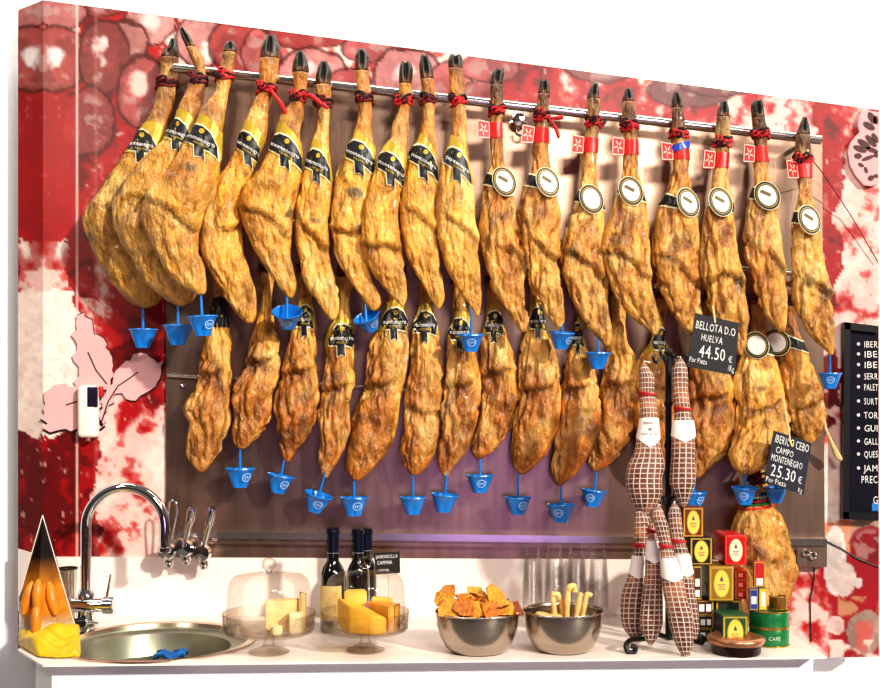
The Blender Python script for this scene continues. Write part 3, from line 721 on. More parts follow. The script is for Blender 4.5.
# rows: (y, left, right)
TOP = [
 dict(r=[(38, 171, 174), (46, 168, 178), (55, 161, 179), (70, 161, 178), (84, 158, 176), (102, 155, 174), (125, 144, 168), (150, 128, 160), (170, 114, 156), (185, 104, 154), (207, 87, 156), (222, 82, 157), (240, 88, 160), (257, 95, 162), (275, 106, 164), (290, 118, 164), (303, 131, 158), (308, 141, 150)], d=2.92, hoof=56, cord=84, band=(141, 147, 3)),
 dict(r=[(27, 180, 183), (36, 181, 190), (45, 185, 195), (57, 190, 204), (72, 195, 206), (84, 190, 206), (102, 181, 203), (120, 174, 197), (137, 165, 194), (152, 150, 194), (170, 133, 194), (182, 125, 194), (202, 114, 193), (220, 113, 192), (240, 120, 192), (257, 130, 193), (275, 140, 195), (290, 153, 197), (302, 169, 191), (306, 177, 184)], d=2.855, hoof=45, cord=79, band=(177, 136, 6)),
 dict(r=[(41, 228, 233), (47, 224, 237), (60, 221, 235), (77, 217, 232), (90, 216, 229), (102, 207, 227), (120, 197, 224), (132, 192, 222), (150, 181, 221), (170, 168, 220), (182, 156, 217), (195, 145, 214), (210, 140, 206), (227, 144, 200), (240, 150, 198), (252, 155, 199), (270, 166, 204), (282, 177, 206), (292, 191, 206), (295, 198, 204)], d=2.79, hoof=50, cord=76, red=1, band=(201, 143, 9), crease=[(152, 203), (165, 209), (177, 217), (186, 228), (197, 233)]),
 dict(r=[(35, 267, 275), (45, 262, 279), (57, 260, 279), (75, 259, 277), (90, 259, 275), (105, 252, 271), (122, 245, 268), (137, 240, 266), (150, 234, 262), (160, 229, 258), (182, 215, 250), (195, 209, 244), (207, 205, 242), (222, 200, 242), (240, 199, 242), (257, 202, 246), (275, 212, 252), (290, 221, 256), (307, 231, 257), (318, 240, 256), (323, 247, 253)], d=2.86, hoof=56, cord=90, red=1, band=(250, 149, 10), crease=[(224, 232), (232, 232), (240, 228)]),
 dict(r=[(51, 297, 303), (60, 294, 307), (70, 292, 309), (85, 294, 307), (100, 292, 305), (115, 281, 304), (130, 277, 301), (155, 267, 302), (175, 254, 301), (182, 247, 300), (195, 241, 297), (210, 239, 294), (227, 244, 292), (240, 249, 292), (255, 257, 291), (270, 266, 294), (282, 275, 297), (292, 282, 296), (298, 288, 293)], d=2.84, hoof=70, cord=97, red=1, band=(287, 152, 10), crease=[(247, 212), (262, 216), (276, 225), (285, 236), (293, 240)]),
 dict(r=[(61, 321, 327), (70, 317, 331), (82, 315, 331), (95, 316, 331), (110, 317, 330), (125, 316, 329), (140, 312, 329), (150, 309, 329), (165, 304, 330), (185, 299, 332), (207, 295, 330), (225, 293, 328), (242, 295, 328), (260, 300, 330), (277, 302, 334), (295, 312, 339), (310, 322, 339), (317, 328, 337), (320, 331, 335)], d=2.86, hoof=82, cord=103, band=(318, 166, 7)),
 dict(r=[(49, 358, 364), (57, 355, 369), (67, 355, 369), (80, 356, 369), (95, 357, 371), (112, 358, 372), (130, 355, 372), (145, 348, 374), (155, 344, 375), (175, 336, 374), (202, 331, 373), (220, 329, 371), (237, 331, 369), (255, 335, 368), (270, 342, 370), (285, 352, 375), (297, 361, 380), (306, 367, 380), (311, 371, 376)], d=2.865, hoof=69, cord=98, band=(361, 158, 9), crease=[(335, 232), (345, 236), (356, 236), (362, 233)]),
 dict(r=[(62, 401, 410), (70, 399, 413), (85, 399, 412), (95, 398, 412), (110, 398, 410), (125, 392, 409), (140, 389, 407), (150, 381, 407), (170, 374, 405), (190, 367, 402), (205, 362, 399), (220, 360, 398), (237, 360, 400), (255, 362, 402), (270, 370, 405), (285, 381, 407), (297, 392, 407), (304, 399, 405), (307, 402, 404)], d=2.845, hoof=82, cord=101, red=1, band=(393, 169, 10), crease=[(364, 245), (375, 250), (388, 247), (398, 252)]),
 dict(r=[(55, 421, 428), (65, 419, 432), (77, 420, 434), (90, 421, 435), (105, 422, 435), (120, 421, 435), (135, 419, 435), (150, 412, 436), (165, 406, 438), (185, 402, 438), (202, 400, 437), (220, 399, 437), (237, 402, 438), (255, 406, 440), (270, 414, 442), (285, 422, 444), (297, 429, 445), (306, 435, 442), (309, 437, 440)], d=2.86, hoof=76, cord=100, band=(425, 162, 10)),
 dict(r=[(55, 450, 461), (60, 448, 463), (75, 449, 464), (90, 449, 465), (105, 452, 465), (120, 452, 467), (135, 450, 467), (150, 447, 468), (165, 442, 470), (185, 439, 473), (200, 437, 475), (217, 436, 475), (235, 437, 479), (250, 440, 479), (267, 446, 480), (285, 456, 481), (300, 466, 482), (312, 474, 480), (316, 476, 479)], d=2.845, hoof=66, cord=101, red=1, band=(458, 165, 11)),
 dict(r=[(69, 495, 504), (75, 491, 504), (90, 490, 503), (107, 490, 504), (125, 489, 502), (140, 490, 503), (155, 491, 504), (167, 490, 505), (182, 485, 510), (202, 482, 515), (217, 480, 518), (235, 479, 521), (250, 481, 524), (267, 485, 528), (277, 488, 527), (285, 490, 525), (300, 499, 526), (315, 509, 529), (327, 517, 528), (332, 521, 526)], d=2.855, hoof=83, cord=110, tag=131, oval=(503, 184), crease=[(505, 251), (512, 254), (520, 258), (527, 272)]),
 dict(r=[(80, 540, 548), (87, 539, 550), (102, 537, 550), (117, 535, 549), (132, 534, 548), (150, 532, 549), (165, 532, 550), (180, 527, 554), (200, 520, 557), (217, 518, 560), (235, 519, 560), (252, 522, 560), (267, 527, 560), (285, 529, 562), (300, 536, 564), (315, 546, 565), (324, 554, 564), (328, 557, 562)], d=2.845, hoof=92, cord=117, tag=136, oval=(546, 185), crease=[(536, 243), (543, 254), (550, 259), (559, 261)]),
 dict(r=[(83, 593, 598), (90, 589, 599), (105, 587, 600), (122, 587, 600), (137, 584, 598), (155, 582, 597), (172, 581, 597), (187, 579, 599), (205, 574, 604), (225, 566, 606), (242, 562, 607), (260, 560, 607), (275, 562, 608), (287, 566, 609), (300, 571, 608), (315, 580, 609), (330, 590, 611), (340, 599, 611), (346, 604, 609)], d=2.86, hoof=96, cord=122, tag=146, oval=(592, 201), mark=0, crease=[(572, 255), (580, 263), (592, 268), (601, 280), (608, 287)]),
 dict(r=[(88, 626, 630), (97, 623, 634), (112, 622, 636), (127, 622, 637), (142, 624, 638), (157, 623, 638), (170, 622, 639), (182, 620, 641), (202, 614, 645), (225, 607, 649), (242, 602, 650), (257, 601, 651), (272, 606, 652), (282, 609, 652), (292, 612, 652), (307, 622, 656), (322, 637, 659), (331, 649, 659), (335, 653, 657)], d=2.84, hoof=100, cord=126, tag=148, oval=(632, 193), crease=[(606, 255), (618, 256), (629, 263), (640, 275), (650, 280)]),
 dict(r=[(92, 674, 679), (100, 672, 682), (115, 671, 684), (130, 671, 686), (145, 671, 688), (160, 672, 689), (175, 671, 689), (190, 666, 691), (207, 659, 696), (227, 653, 698), (242, 652, 699), (260, 651, 700), (275, 655, 700), (288, 659, 701), (300, 664, 701), (315, 672, 703), (330, 684, 706), (342, 694, 708), (350, 700, 707), (354, 703, 706)], d=2.855, hoof=106, cord=134, tag=153, oval=(687, 205), blue=1, crease=[(658, 258), (668, 259), (678, 268), (690, 280), (700, 288)]),
 dict(r=[(101, 721, 727), (110, 718, 729), (125, 716, 730), (142, 715, 730), (162, 714, 728), (177, 712, 728), (195, 710, 732), (212, 704, 734), (230, 702, 736), (240, 701, 737), (255, 700, 739), (272, 701, 741), (285, 704, 745), (300, 707, 747), (315, 713, 748), (332, 723, 747), (345, 732, 746), (352, 737, 744), (355, 739, 742)], d=2.84, hoof=115, cord=143, tag=161, oval=(722, 204), crease=[(708, 285), (720, 275), (730, 278), (740, 285), (748, 296)]),
 dict(r=[(100, 754, 762), (105, 751, 764), (120, 752, 765), (132, 753, 768), (150, 754, 767), (167, 753, 769), (182, 754, 770), (197, 750, 775), (215, 746, 777), (232, 744, 780), (252, 744, 782), (262, 746, 784), (272, 750, 788), (285, 753, 787), (302, 759, 787), (317, 766, 787), (327, 775, 786), (332, 779, 784)], d=2.855, hoof=115, cord=134, tag=155, oval=(768, 198), crease=[(770, 260), (777, 267), (783, 274), (788, 281)]),
 dict(r=[(117, 803, 807), (127, 798, 809), (140, 796, 810), (157, 795, 811), (172, 796, 811), (185, 798, 811), (200, 797, 812), (215, 794, 818), (230, 791, 820), (250, 789, 822), (265, 789, 826), (282, 791, 830), (300, 792, 834), (315, 798, 834), (330, 806, 835), (342, 816, 836), (351, 826, 835), (355, 829, 833)], d=2.85, hoof=133, cord=160, tag=171, oval=(810, 222), crease=[(804, 285), (812, 286), (822, 293), (833, 302)]),
]
for i, h in enumerate(TOP):
    right = i >= 10
    lab = ('%s ham from the left in the upper row, ' % ordn[i] if i < 17 else 'ham at the right end of the upper row, ')+('with red tag and oval label' if right else 'with black and gold band')
    if h.get('blue'): lab = 'upper-row ham with a small blue seal on its red tag, above the price slate'
    if i == 0: lab = 'leftmost ham in the upper row, hanging partly behind its neighbour against the red wall'
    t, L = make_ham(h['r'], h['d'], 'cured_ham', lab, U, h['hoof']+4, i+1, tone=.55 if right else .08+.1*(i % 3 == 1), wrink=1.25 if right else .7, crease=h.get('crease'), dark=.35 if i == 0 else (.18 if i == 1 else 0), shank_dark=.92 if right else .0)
    cord(L, h['cord'], t, h.get('red', right), 0, random.Random(i))
    if 'band' in h: black_band(L, *h['band'], t, 1.0)
    if 'tag' in h:
        red_tag(L, h['tag'], t)
    if 'oval' in h: oval_label(L, h['oval'][0]-(h['oval'][0]-440)*.014, h['oval'][1], 15.5, 11.4, 64, t, True, h.get('mark', 1))
    if h.get('blue'):
        decal(L, [(672, 147), (687, 142), (689, 148), (674, 153)], .006, M('blue_seal', (25, 70, 190), .3), 'blue_seal', t)
    if i == 3:   # loose red ribbon end
        pts = [L.at(1.0, 92, .006), P(281, 104, 2.83), P(286, 114, 2.84), P(290, 121, 2.85)]
        MB().tube(pts, [.004, .006, .007, .005], 8).build('ribbon', cord_red, t)
    if i == 4:
        pts = [L.at(.9, 97, .006), P(312, 96, 2.83), P(320, 103, 2.82), P(328, 108, 2.82)]
        MB().tube(pts, [.004, .0065, .006, .004], 8).build('ribbon', cord_red, t)
    if i == 11:
        MB().tube([L.at(.8, 120, .006), P(556, 118, 2.85), P(563, 117, 2.85)], [.003, .005, .006], 8).build('ribbon', cord_red, t)
        MB().tube([L.at(.8, 120, .006), P(556, 128, 2.85), P(559, 138, 2.85)], [.003, .005, .004], 8).build('ribbon', cord_red, t)
    if i == 17:
        MB().tube([L.at(.4, 162, .004), P(822, 172, 2.94), P(850, 214, 2.98), P(878, 262, 2.99)], .0014, 6).build('string', M('string_red', (130, 20, 22), .7), t)

def shank(rows, cx, top, lean=0):
    y, a, b = rows[0]; c0 = (a+b)/2; h0 = (b-a)/2; n = y-top
    ex = [(top, cx-5, cx+5), (top+6, cx-7, cx+7), (top+n*.35, cx*.7+c0*.3-8, cx*.7+c0*.3+8), (top+n*.7, cx*.3+c0*.7-.7*h0, cx*.3+c0*.7+.7*h0)]
    return ex+rows
BOT = [
 dict(r=[(318, 209, 230), (327, 207, 230), (345, 202, 231), (365, 199, 231), (390, 194, 231), (400, 186, 230), (410, 183, 230), (422, 189, 230), (440, 187, 224), (450, 186, 220), (457, 187, 215), (467, 193, 209), (472, 198, 205)], top=(222, 246), band=(218, 319), gold=False, seam='pale straight lower-row ham at the far left'),
 dict(r=[(315, 259, 273), (332, 253, 277), (350, 247, 281), (370, 242, 280), (385, 233, 277), (400, 231, 273), (415, 234, 272), (430, 231, 266), (440, 232, 255), (449, 238, 245)], top=(268, 258), band=None),
 dict(r=[(318, 296, 315), (332, 292, 315), (352, 286, 317), (372, 281, 319), (390, 276, 319), (405, 274, 319), (420, 276, 316), (435, 277, 309), (450, 280, 297), (462, 285, 290)], top=(307, 256), band=(305, 320)),
 dict(r=[(317, 336, 351), (330, 329, 353), (347, 325, 354), (370, 324, 354), (390, 322, 354), (400, 318, 353), (412, 316, 351), (430, 319, 351), (445, 319, 346), (457, 317, 340), (470, 320, 332), (478, 323, 328)], top=(346, 262), band=(344, 339)),
 dict(r=[(315, 383, 407), (327, 379, 408), (345, 369, 409), (365, 365, 408), (385, 364, 405), (401, 357, 401), (415, 352, 399), (430, 351, 396), (445, 349, 391), (460, 347, 381), (470, 346, 372), (480, 352, 361)], top=(398, 262), band=(395, 323)),
 dict(r=[(322, 414, 436), (332, 412, 439), (347, 409, 441), (372, 407, 443), (397, 404, 442), (415, 404, 440), (432, 402, 439), (450, 399, 436), (457, 400, 433), (468, 404, 427), (475, 411, 419)], top=(428, 266), band=(424, 326), crease=[(402, 408), (412, 411), (424, 414), (434, 413)]),
 dict(r=[(335, 449, 473), (345, 447, 474), (355, 446, 476), (375, 444, 481), (395, 442, 481), (407, 439, 480), (425, 441, 476), (445, 438, 470), (457, 437, 462), (470, 440, 452), (477, 444, 448)], top=(460, 268), band=(457, 333)),
 dict(r=[(325, 484, 504), (337, 481, 507), (355, 480, 514), (372, 480, 517), (395, 481, 518), (412, 480, 515), (430, 476, 510), (445, 472, 500), (454, 472, 490), (459, 476, 481)], top=(494, 270), band=(493, 326), dz=.012),
 dict(r=[(320, 527, 545), (330, 525, 547), (345, 520, 554), (362, 518, 559), (382, 518, 562), (402, 516, 562), (420, 514, 560), (437, 512, 555), (455, 511, 546), (462, 512, 539), (470, 515, 531), (474, 519, 525)], top=(538, 272), band=(538, 322)),
 dict(r=[(338, 573, 585), (347, 571, 587), (360, 565, 592), (380, 562, 597), (400, 561, 601), (420, 559, 600), (437, 555, 596), (455, 552, 589), (462, 550, 585), (475, 551, 575), (486, 557, 562)], top=(582, 276), band=(576, 338)),
 dict(r=[(342, 609, 627), (357, 605, 635), (375, 602, 638), (395, 599, 640), (415, 598, 640), (430, 596, 636), (445, 592, 627), (457, 589, 617), (464, 588, 610), (471, 592, 599)], top=(620, 280), band=None, dz=.01),
 dict(r=[(345, 650, 666), (355, 641, 674), (370, 636, 682), (395, 633, 688), (420, 632, 690), (440, 636, 688), (458, 642, 680), (470, 650, 668)], top=(660, 284), band=(660, 343)),
 dict(r=[(345, 698, 722), (357, 693, 727), (370, 689, 729), (385, 687, 734), (405, 687, 736), (422, 687, 736), (442, 687, 734), (455, 688, 727), (467, 691, 712), (478, 695, 700)], top=(712, 286), band=None),
 dict(r=[(340, 748, 768), (350, 743, 772), (357, 741, 774), (372, 735, 780), (392, 733, 785), (410, 734, 790), (427, 735, 791), (445, 731, 786), (460, 730, 772), (470, 735, 760), (475, 743, 750)], top=(760, 288), band=None, oval=(758, 346), crease=[(743, 417), (757, 411), (768, 408), (777, 402)]),
 dict(r=[(335, 776, 800), (345, 776, 805), (360, 777, 811), (377, 779, 818), (395, 784, 823), (410, 786, 826), (425, 789, 825), (435, 795, 820), (441, 802, 815), (444, 806, 811)], top=(788, 290), band=None, oval=(782, 343), dz=.022, crease=[(790, 414), (800, 408), (812, 405), (818, 402)]),
]
extra = {1: 'short lower-row ham with a knobbly left edge and no paper band', 3: 'slim lower-row ham with a gold and black band and a bare shank top', 4: 'bulky leaning lower-row ham with a black label and wrinkled rind', 5: 'blocky lower-row ham with a straight cross crease halfway down', 7: 'smooth yellow-edged lower-row ham beside the purple reflection', 8: 'rough wrinkled lower-row ham hanging above the clear cups', 9: 'curved lower-row ham hanging lowest, just above a blue cup',
         10: 'smooth golden lower-row ham left of the netted hams', 11: 'lower-row ham half hidden behind the black iron stand', 12: 'lower-row ham hanging under the 44.50 price slate', 13: 'large lower-row ham with a white oval label, beside the 25.30 slate', 14: 'lower-row ham at the far right with a beige string tail', 2: 'lower-row ham under the blue cup with a round logo, third from the left', 6: 'lower-row ham with a blue cup hanging over its top', 0: 'straight pale lower-row ham at the far left end'}
HB = []
for i, h in enumerate(BOT):
    rows = shank(h['r'], *h['top'])
    rt = i >= 10
    t, L = make_ham(rows, 2.925+h.get('dz', 0), 'cured_ham', extra[i], LW, None, 40+i, tone=.35, wrink=1.3, kind='shoulder' if i < 13 else 'leg', crease=h.get('crease'), dtip=-.065 if i == 13 else 0)
    HB.append((t, L))
    y = h['top'][1]+10
    cord(L, y, t, False, 0, random.Random(50+i))
    if h['band']: black_band(L, h['band'][0], h['band'][1], 0, t, .95, gold=h.get('gold', True))
    if 'oval' in h: oval_label(L, h['oval'][0]-4, h['oval'][1], 14, 11.5, 70, t, True, False)
    if i == 14:
        pts = [L.at(.15, 420, .002), P(826, 430, 2.93), P(832, 444, 2.94), P(837, 455, 2.95), P(841, 460, 2.95)]
        MB().tube(pts, [.003, .004, .005, .009, .006], 8).build('string_tail', M('twine', (222, 190, 130), .8, 0, .2, 60, .3), t)
# big ham behind the tins
rows = [(470, 752, 764), (478, 750, 766), (490, 746, 769), (505, 742, 773), (515, 737, 781), (530, 731, 787), (542, 729, 792), (557, 729, 798), (572, 731, 799), (587, 734, 795), (600, 739, 790), (612, 744, 785), (620, 750, 778), (624, 758, 770)]
t, L = make_ham(rows, 2.905, 'cured_ham', 'large bare ham standing low behind the tins and boxes', 'hams by the tins', None, 77, tone=.5, wrink=1., kind='shoulder', crease=[(735, 560), (750, 566), (768, 560)])
wrap(L, lambda u: 492-2*u, lambda u: 504-2*u, .0022, black_paper, 'paper_band', t)
for (a, b, c, nm) in [(499, 501, (200, 40, 30), 'red_stripe'), (502, 504, (60, 140, 60), 'green_stripe'), (505.5, 507.5, (220, 60, 40), 'red_stripe'), (495.5, 497, (235, 215, 120), 'gold_stripe')]:
    wrap(L, lambda u: a-2*u, lambda u: b-2*u, .0032, M('stripe_%d' % c[1], c, .5), nm, t)
text_on([('SELLA', 751, 498, 14, 5)], lambda x, y: L.surf(x, y, .004), chalk, 'lettering', t)
decal(L, [(788, 523), (794, 525), (795, 537), (789, 536)], .004, cream_paper, 'price_sticker', t)
cord(L, 478, t, False, 0, random.Random(90))
MB().tube([L.at(PI*.5, 472, 0), P(758, 466, 2.93), P(759, 440, 2.972)], .003, 6).build('cord', cord_dark, t)

# ================================================================ DRIP CUPS
def cup_proto():
    t = thing('drip_cup', (0, 0, 0), '', 'drip cup', 'blue drip cups under the hams')
    n = 40; prof = [(.0335, 0), (.0345, -.003), (.031, -.005), (.0265, -.016), (.021, -.030), (.0165, -.042), (.0155, -.045)]
    V = []; f = []
    inner = [(.0325, -.001), (.029, -.006), (.024, -.018), (.018, -.032), (.013, -.040)]
    full = inner[::-1]+prof
    for (r, z) in full:
        for k in range(n):
            a = 2*PI*k/n; dent = math.exp(-((a-PI*1.5)/.5)**2)*math.exp(-((z+.03)/.013)**2)*.009
            V.append(((r-dent)*math.cos(a), (r-dent)*math.sin(a)*.8, z))
    m = len(full)
    for i in range(m-1):
        for k in range(n): f.append((i*n+k, i*n+(k+1) % n, (i+1)*n+(k+1) % n, (i+1)*n+k))
    f.append(tuple(range(n))); f.append(tuple((m-1)*n+k for k in range(n)))
    obj('cup', V, f, blue_plastic, t, True, sharp=50)
    MB().tube([(0, 0, -.02), (0, 0, .01), (.0, 0, .05)], [.004, .0034, .002], 10).build('spike', blue_plastic, t)
    return t
def cup_logo(t, u):
    """round printed logo on the flank, u = angle on the cup"""
    def fm(x, y):
        z = -.021-y; r = .0325+(z)*.37+.0012+.0025; a = PI*1.5+u+x/.025
        return np.array([r*math.cos(a), r*math.sin(a)*.8-.0004, z])
    mb = MB()
    for ro, ri in ((.0098, .0083),):
        q = 28; V = [fm(ro*math.cos(a), ro*math.sin(a)) for a in np.linspace(0, 2*PI, q, endpoint=False)]+[fm(ri*math.cos(a), ri*math.sin(a)) for a in np.linspace(0, 2*PI, q, endpoint=False)]
        mb.add(V, [(i, (i+1) % q, q+(i+1) % q, q+i) for i in range(q)])
    V, Fc, W = text_mesh('EM'); mb.add([fm(-.0058+v[0]/W*.0116, .0032-v[1]*.0064) for v in V], Fc)
    o = mb.build('logo', logo_m, None, smooth=False)
    return o
proto = cup_proto()
CUPS = [ # rim x, rim y, width, roll deg, pitch deg (rim towards viewer), depth, stem length px, logo angle (None = dent only), label
 (143, 329, 29, 0, 0, 2.92, 21, None, 'blue drip cup under the leftmost upper ham, against the red wall'),
 (178, 325, 31, 0, 0, 2.855, 19, None, 'blue drip cup second from the left in the upper row, beside the steel panel edge'),
 (202, 316, 31, -3, 0, 2.79, 20, .75, 'blue drip cup third from the left in the upper row, before a black band'),
 (287, 311, 30, 0, 38, 2.84, 14, .0, 'blue drip cup tipped forward with its logo facing out, under an upper ham'),
 (366, 316, 27, -24, 34, 2.865, 8, .45, 'blue drip cup tipped sideways between the bands of two lower hams'),
 (471, 334, 27, 0, 6, 2.845, 20, .05, 'blue drip cup with centred logo under the last black-banded upper ham'),
 (562, 332, 26, 3, 8, 2.845, 9, .75, 'blue drip cup under the second red-tagged upper ham'),
 (598, 352, 26, 0, 4, 2.86, 9, None, 'plain blue drip cup under the third red-tagged upper ham'),
 (240, 468, 30, 0, 0, 2.925, 20, .7, 'blue drip cup leftmost in the bottom line, above the water taps'),
 (281, 475, 28, 12, 0, 2.925, 15, .6, 'tilted blue drip cup second from the left in the bottom line'),
 (319, 494, 29, 17, 8, 2.925, 17, .25, 'tilted blue drip cup above the wine bottles, third in the bottom line'),
 (354, 497, 29, 0, 0, 2.925, 18, .35, 'blue drip cup hanging above the small chalk card, fourth in the bottom line'),
 (413, 497, 27, 0, 0, 2.925, 23, None, 'plain blue drip cup under the blocky cross-creased ham'),
 (445, 494, 28, 5, 3, 2.925, 18, None, 'plain blue drip cup above the bowl of crisps'),
 (480, 475, 27, 0, 0, 2.937, 16, .1, 'blue drip cup hanging higher, against the purple reflection'),
 (518, 497, 27, 0, 0, 2.925, 24, .4, 'blue drip cup above the left end of the clear cup stacks'),
 (561, 504, 28, 0, 0, 2.925, 20, -.3, 'lowest blue drip cup, above the bowl of breadsticks'),
 (594, 490, 26, 8, 0, 2.935, 20, -.35, 'blue drip cup above the right end of the clear cup stacks'),
 (694, 492, 26, 0, 0, 2.925, 16, .5, 'blue drip cup half hidden behind the netted hams, above the brown box'),
 (745, 487, 27, 0, 4, 2.86, 13, -.3, 'blue drip cup in front of the low ham, left of the 25.30 slate'),
 (776, 487, 24, 0, 4, 2.865, 28, None, 'blue drip cup mostly hidden behind the 25.30 slate'),
 (830, 373, 24, 0, 0, 2.85, 19, -.2, 'blue drip cup under the last upper ham, left of the menu board'),
]
for i, (x, y, w, roll, pitch, d, st, lg, lab) in enumerate(CUPS):
    c = copy_tree(proto); c['label'] = lab
    c.location = tuple(P(x, y, d)); s = (w/F*d)/.067
    c.rotation_euler = (math.radians(pitch), math.radians(roll), 0); c.scale = (s, s, s*.97)
    for ch in c.children:
        if ch.name.startswith('spike') and pitch > 20: ch.rotation_euler = (-math.radians(pitch), -math.radians(roll), 0)
        if ch.name.startswith('spike'): ch.scale = (1, 1, max(.35, (st+7)/F*d/.05/s))
    if lg is not None:
        o = cup_logo(c, lg); me = o.data; me.transform(Matrix.Translation(o.location)); o.location = (0, 0, 0); o.parent = c
for ch in list(proto.children): bpy.data.objects.remove(ch)
bpy.data.objects.remove(proto)
# fallen blue cup in the sink is built with the sink

# ================================================================ SLATES AND BOARD
def slate_sign(name, quad, d, label, lines, mat=slate, th=.004, jit=.12, cat='price sign'):
    pts = [P(x, y, d) for x, y in quad]; n = 4
    t = thing(name, (pts[2]+pts[3])/2, label, cat)
    mb = MB(); mb.add(pts+[p+np.array([0, th, 0]) for p in pts], [(0, 1, 2, 3), (7, 6, 5, 4)]+[(i, (i+1) % 4, 4+(i+1) % 4, 4+i) for i in range(4)])
    mb.build('slate', mat, t, smooth=False)
    def fm(x, y): return (pts[0]*(1-x)+pts[1]*x)*(1-y)+(pts[3]*(1-x)+pts[2]*x)*y+np.array([0, -.0012, 0])
    for ln in lines: text_on([ln], fm, chalk, 'chalk_writing', t, jit)
    return t, fm
t, fm = slate_sign('price_slate', [(695.5, 313), (739, 323), (735, 375.5), (687, 366.5)], 2.77, 'tilted black slate chalked 44.50 hanging in front of the upper hams',
    [('BELLOTA D.O', .04, .27, .9, .15), ('HUELVA', .2, .47, .48, .13), ('44.50', .2, .78, .58, .24), ('€', .83, .78, .1, .12), ('/Kg', .84, .94, .13, .12), ('Por Pieza', .02, .9, .38, .1)])
MB().tube([fm(.46, .1), fm(.42, -.04), P(713, 306, 2.785)], .0024, 6).build('wooden_pick', M('twine_light', (226, 200, 150), .7), t)
t, fm = slate_sign('price_slate', [(774, 430.5), (811.6, 443), (803.6, 494.7), (764, 482.7)], 2.80, 'tilted black slate chalked 25.30 hanging in front of the rightmost lower hams',
    [('IBERICO CEBO', .06, .2, .9, .15), ('CAMPO', .13, .38, .47, .12), ('MONTENEGRO', .05, .55, .82, .13), ('25.30', .1, .83, .66, .23), ('€', .8, .82, .12, .13), ('Kg', .84, .98, .11, .09), ('Por Pieza', .02, .96, .52, .1)], M('slate_blue', (24, 26, 44), .6, 0, .25, 18))
MB().tube([fm(.45, .1), fm(.38, -.06), P(786, 415, 2.83), P(783, 398, 2.85)], .0022, 6).build('hanging_string', M('twine_light'), t)
MB().box(fm(.47, .13)+np.array([0, -.002, 0]), (.005, .004, .018), .001, Matrix.Rotation(-.4, 3, 'Y')).build('clip', M('clip_yellow', (232, 214, 90), .5), t)

def board():
    d = D-.022
    q = [(844.5, 322), (878.7, 326), (878.7, 521), (843, 519)]
    A = lambda x, y, dd=d: P(x, y, dd)
    t = thing('menu_board', (A(*q[2])+A(*q[3]))/2, 'tall black menu board with white chalk list at the right edge of the wall', 'menu board')
    MB().prism(q, d, D-.001).build('panel', M('board_black', (26, 24, 38), .25, 0, .3, 6), t, smooth=False)
    f = MB()
    for pl in ([(844.5, 322), (878.7, 326), (878.7, 333), (844.5, 329)], [(843, 512), (878.7, 514), (878.7, 521), (843, 519)], [(844.5, 322), (850.5, 323), (849, 519), (843, 519)]):
        f.prism(pl, d-.012, d+.004)
    f.build('frame', M('frame_black', (20, 18, 20), .35, 0, .2, 30), t, smooth=False)
    L = [('IBER', 344), ('IBE', 354), ('IBE', 364.5), ('SERR', 376), ('PALET', 387), ('SURT', 401), ('TOR', 415), ('GUI', 428), ('GALL', 441), ('QUES', 454), ('JAM', 468)]
    lines = []
    for s, y in L: lines.append((s, 864, y+3.5, 14.2, 6.6))
    lines += [('PREC', 861, 483, 17, 7.5), ('G', 873, 504, 5.5, 8)]
    for ln in lines: text_on([ln], lambda x, y: A(x, y+(x-861)*.1*0, d-.0015), chalk, 'chalk_writing', t, .1)
    for s, y in L: MB().lathe([(0, .0012), (.004, .001), (.0042, 0)], A(858.4, y, d-.001), 12, Matrix.Rotation(PI/2, 3, 'X')).build('bullet_dot', M('chalk_dot', (235, 235, 215), .8), t)
    MB().prism([(872, 503), (878.6, 503), (878.6, 511), (872, 511)], d-.001, d).build('blue_sticker', M('sticker_blue', (30, 120, 200), .5), t, smooth=False)
board()

# pink cut-out leaf on the wall and the pierced plaque at the right
def plate(name, poly, d, th, mat, parent=None):
    return MB().prism(poly, d, d+th).build(name, mat, parent, smooth=False)
pink_pl = M('pink_plaque', (234, 176, 174), .45, 0, .05, 8); dk_shadow_vein = M('leaf_shadow_vein', (52, 14, 16), .6)  # the dark tone serves the leaf's painted edge shadow and its veins
def lobed(pts, amp, n, seed):
    r = random.Random(seed); out = []
    m = len(pts)
    for i in range(m):
        (x0, y0), (x1, y1) = pts[i], pts[(i+1) % m]; l = math.hypot(x1-x0, y1-y0); k = max(1, int(l/4.5))
        for j in range(k):
            t = j/k; out.append((x0+(x1-x0)*t+(y1-y0)/l*amp*(r.random()-.4), y0+(y1-y0)*t-(x1-x0)/l*amp*(r.random()-.4)))
    return out
t = thing('leaf_plaque', P(100, 428, D-.01), 'pale pink oak leaf cut-out on the red wall behind the white dispenser', 'wall decoration')
leafA = lobed([(76, 314), (84, 312), (92, 330), (104, 344), (112, 366), (108, 384), (100, 390), (100, 430), (76, 430), (45, 428), (44, 390), (60, 382), (74, 386), (78, 372), (76, 356), (74, 335)], 7, 1, 4)
leafB = lobed([(100, 424), (101, 408), (108, 388), (120, 366), (134, 357), (146, 355), (152, 362), (163, 362), (161, 378), (150, 390), (140, 398), (126, 398), (116, 392), (106, 410), (102, 424)], 6, 1, 5)
for nm, lf in (('leaf', leafA), ('leaf', leafB)):
    o = plate(nm, lf, D-.008, .007, pink_pl, t)
    cx = sum(p[0] for p in lf)/len(lf); cy = sum(p[1] for p in lf)/len(lf)
    plate('edge_shadow', [(cx+(x-cx)*1.025+.6, cy+(y-cy)*1.03+.8) for x, y in lf], D-.003, .0025, dk_shadow_vein, o)  # larger, offset dark sheet behind the leaf stands in for its edge shadow
v = MB()
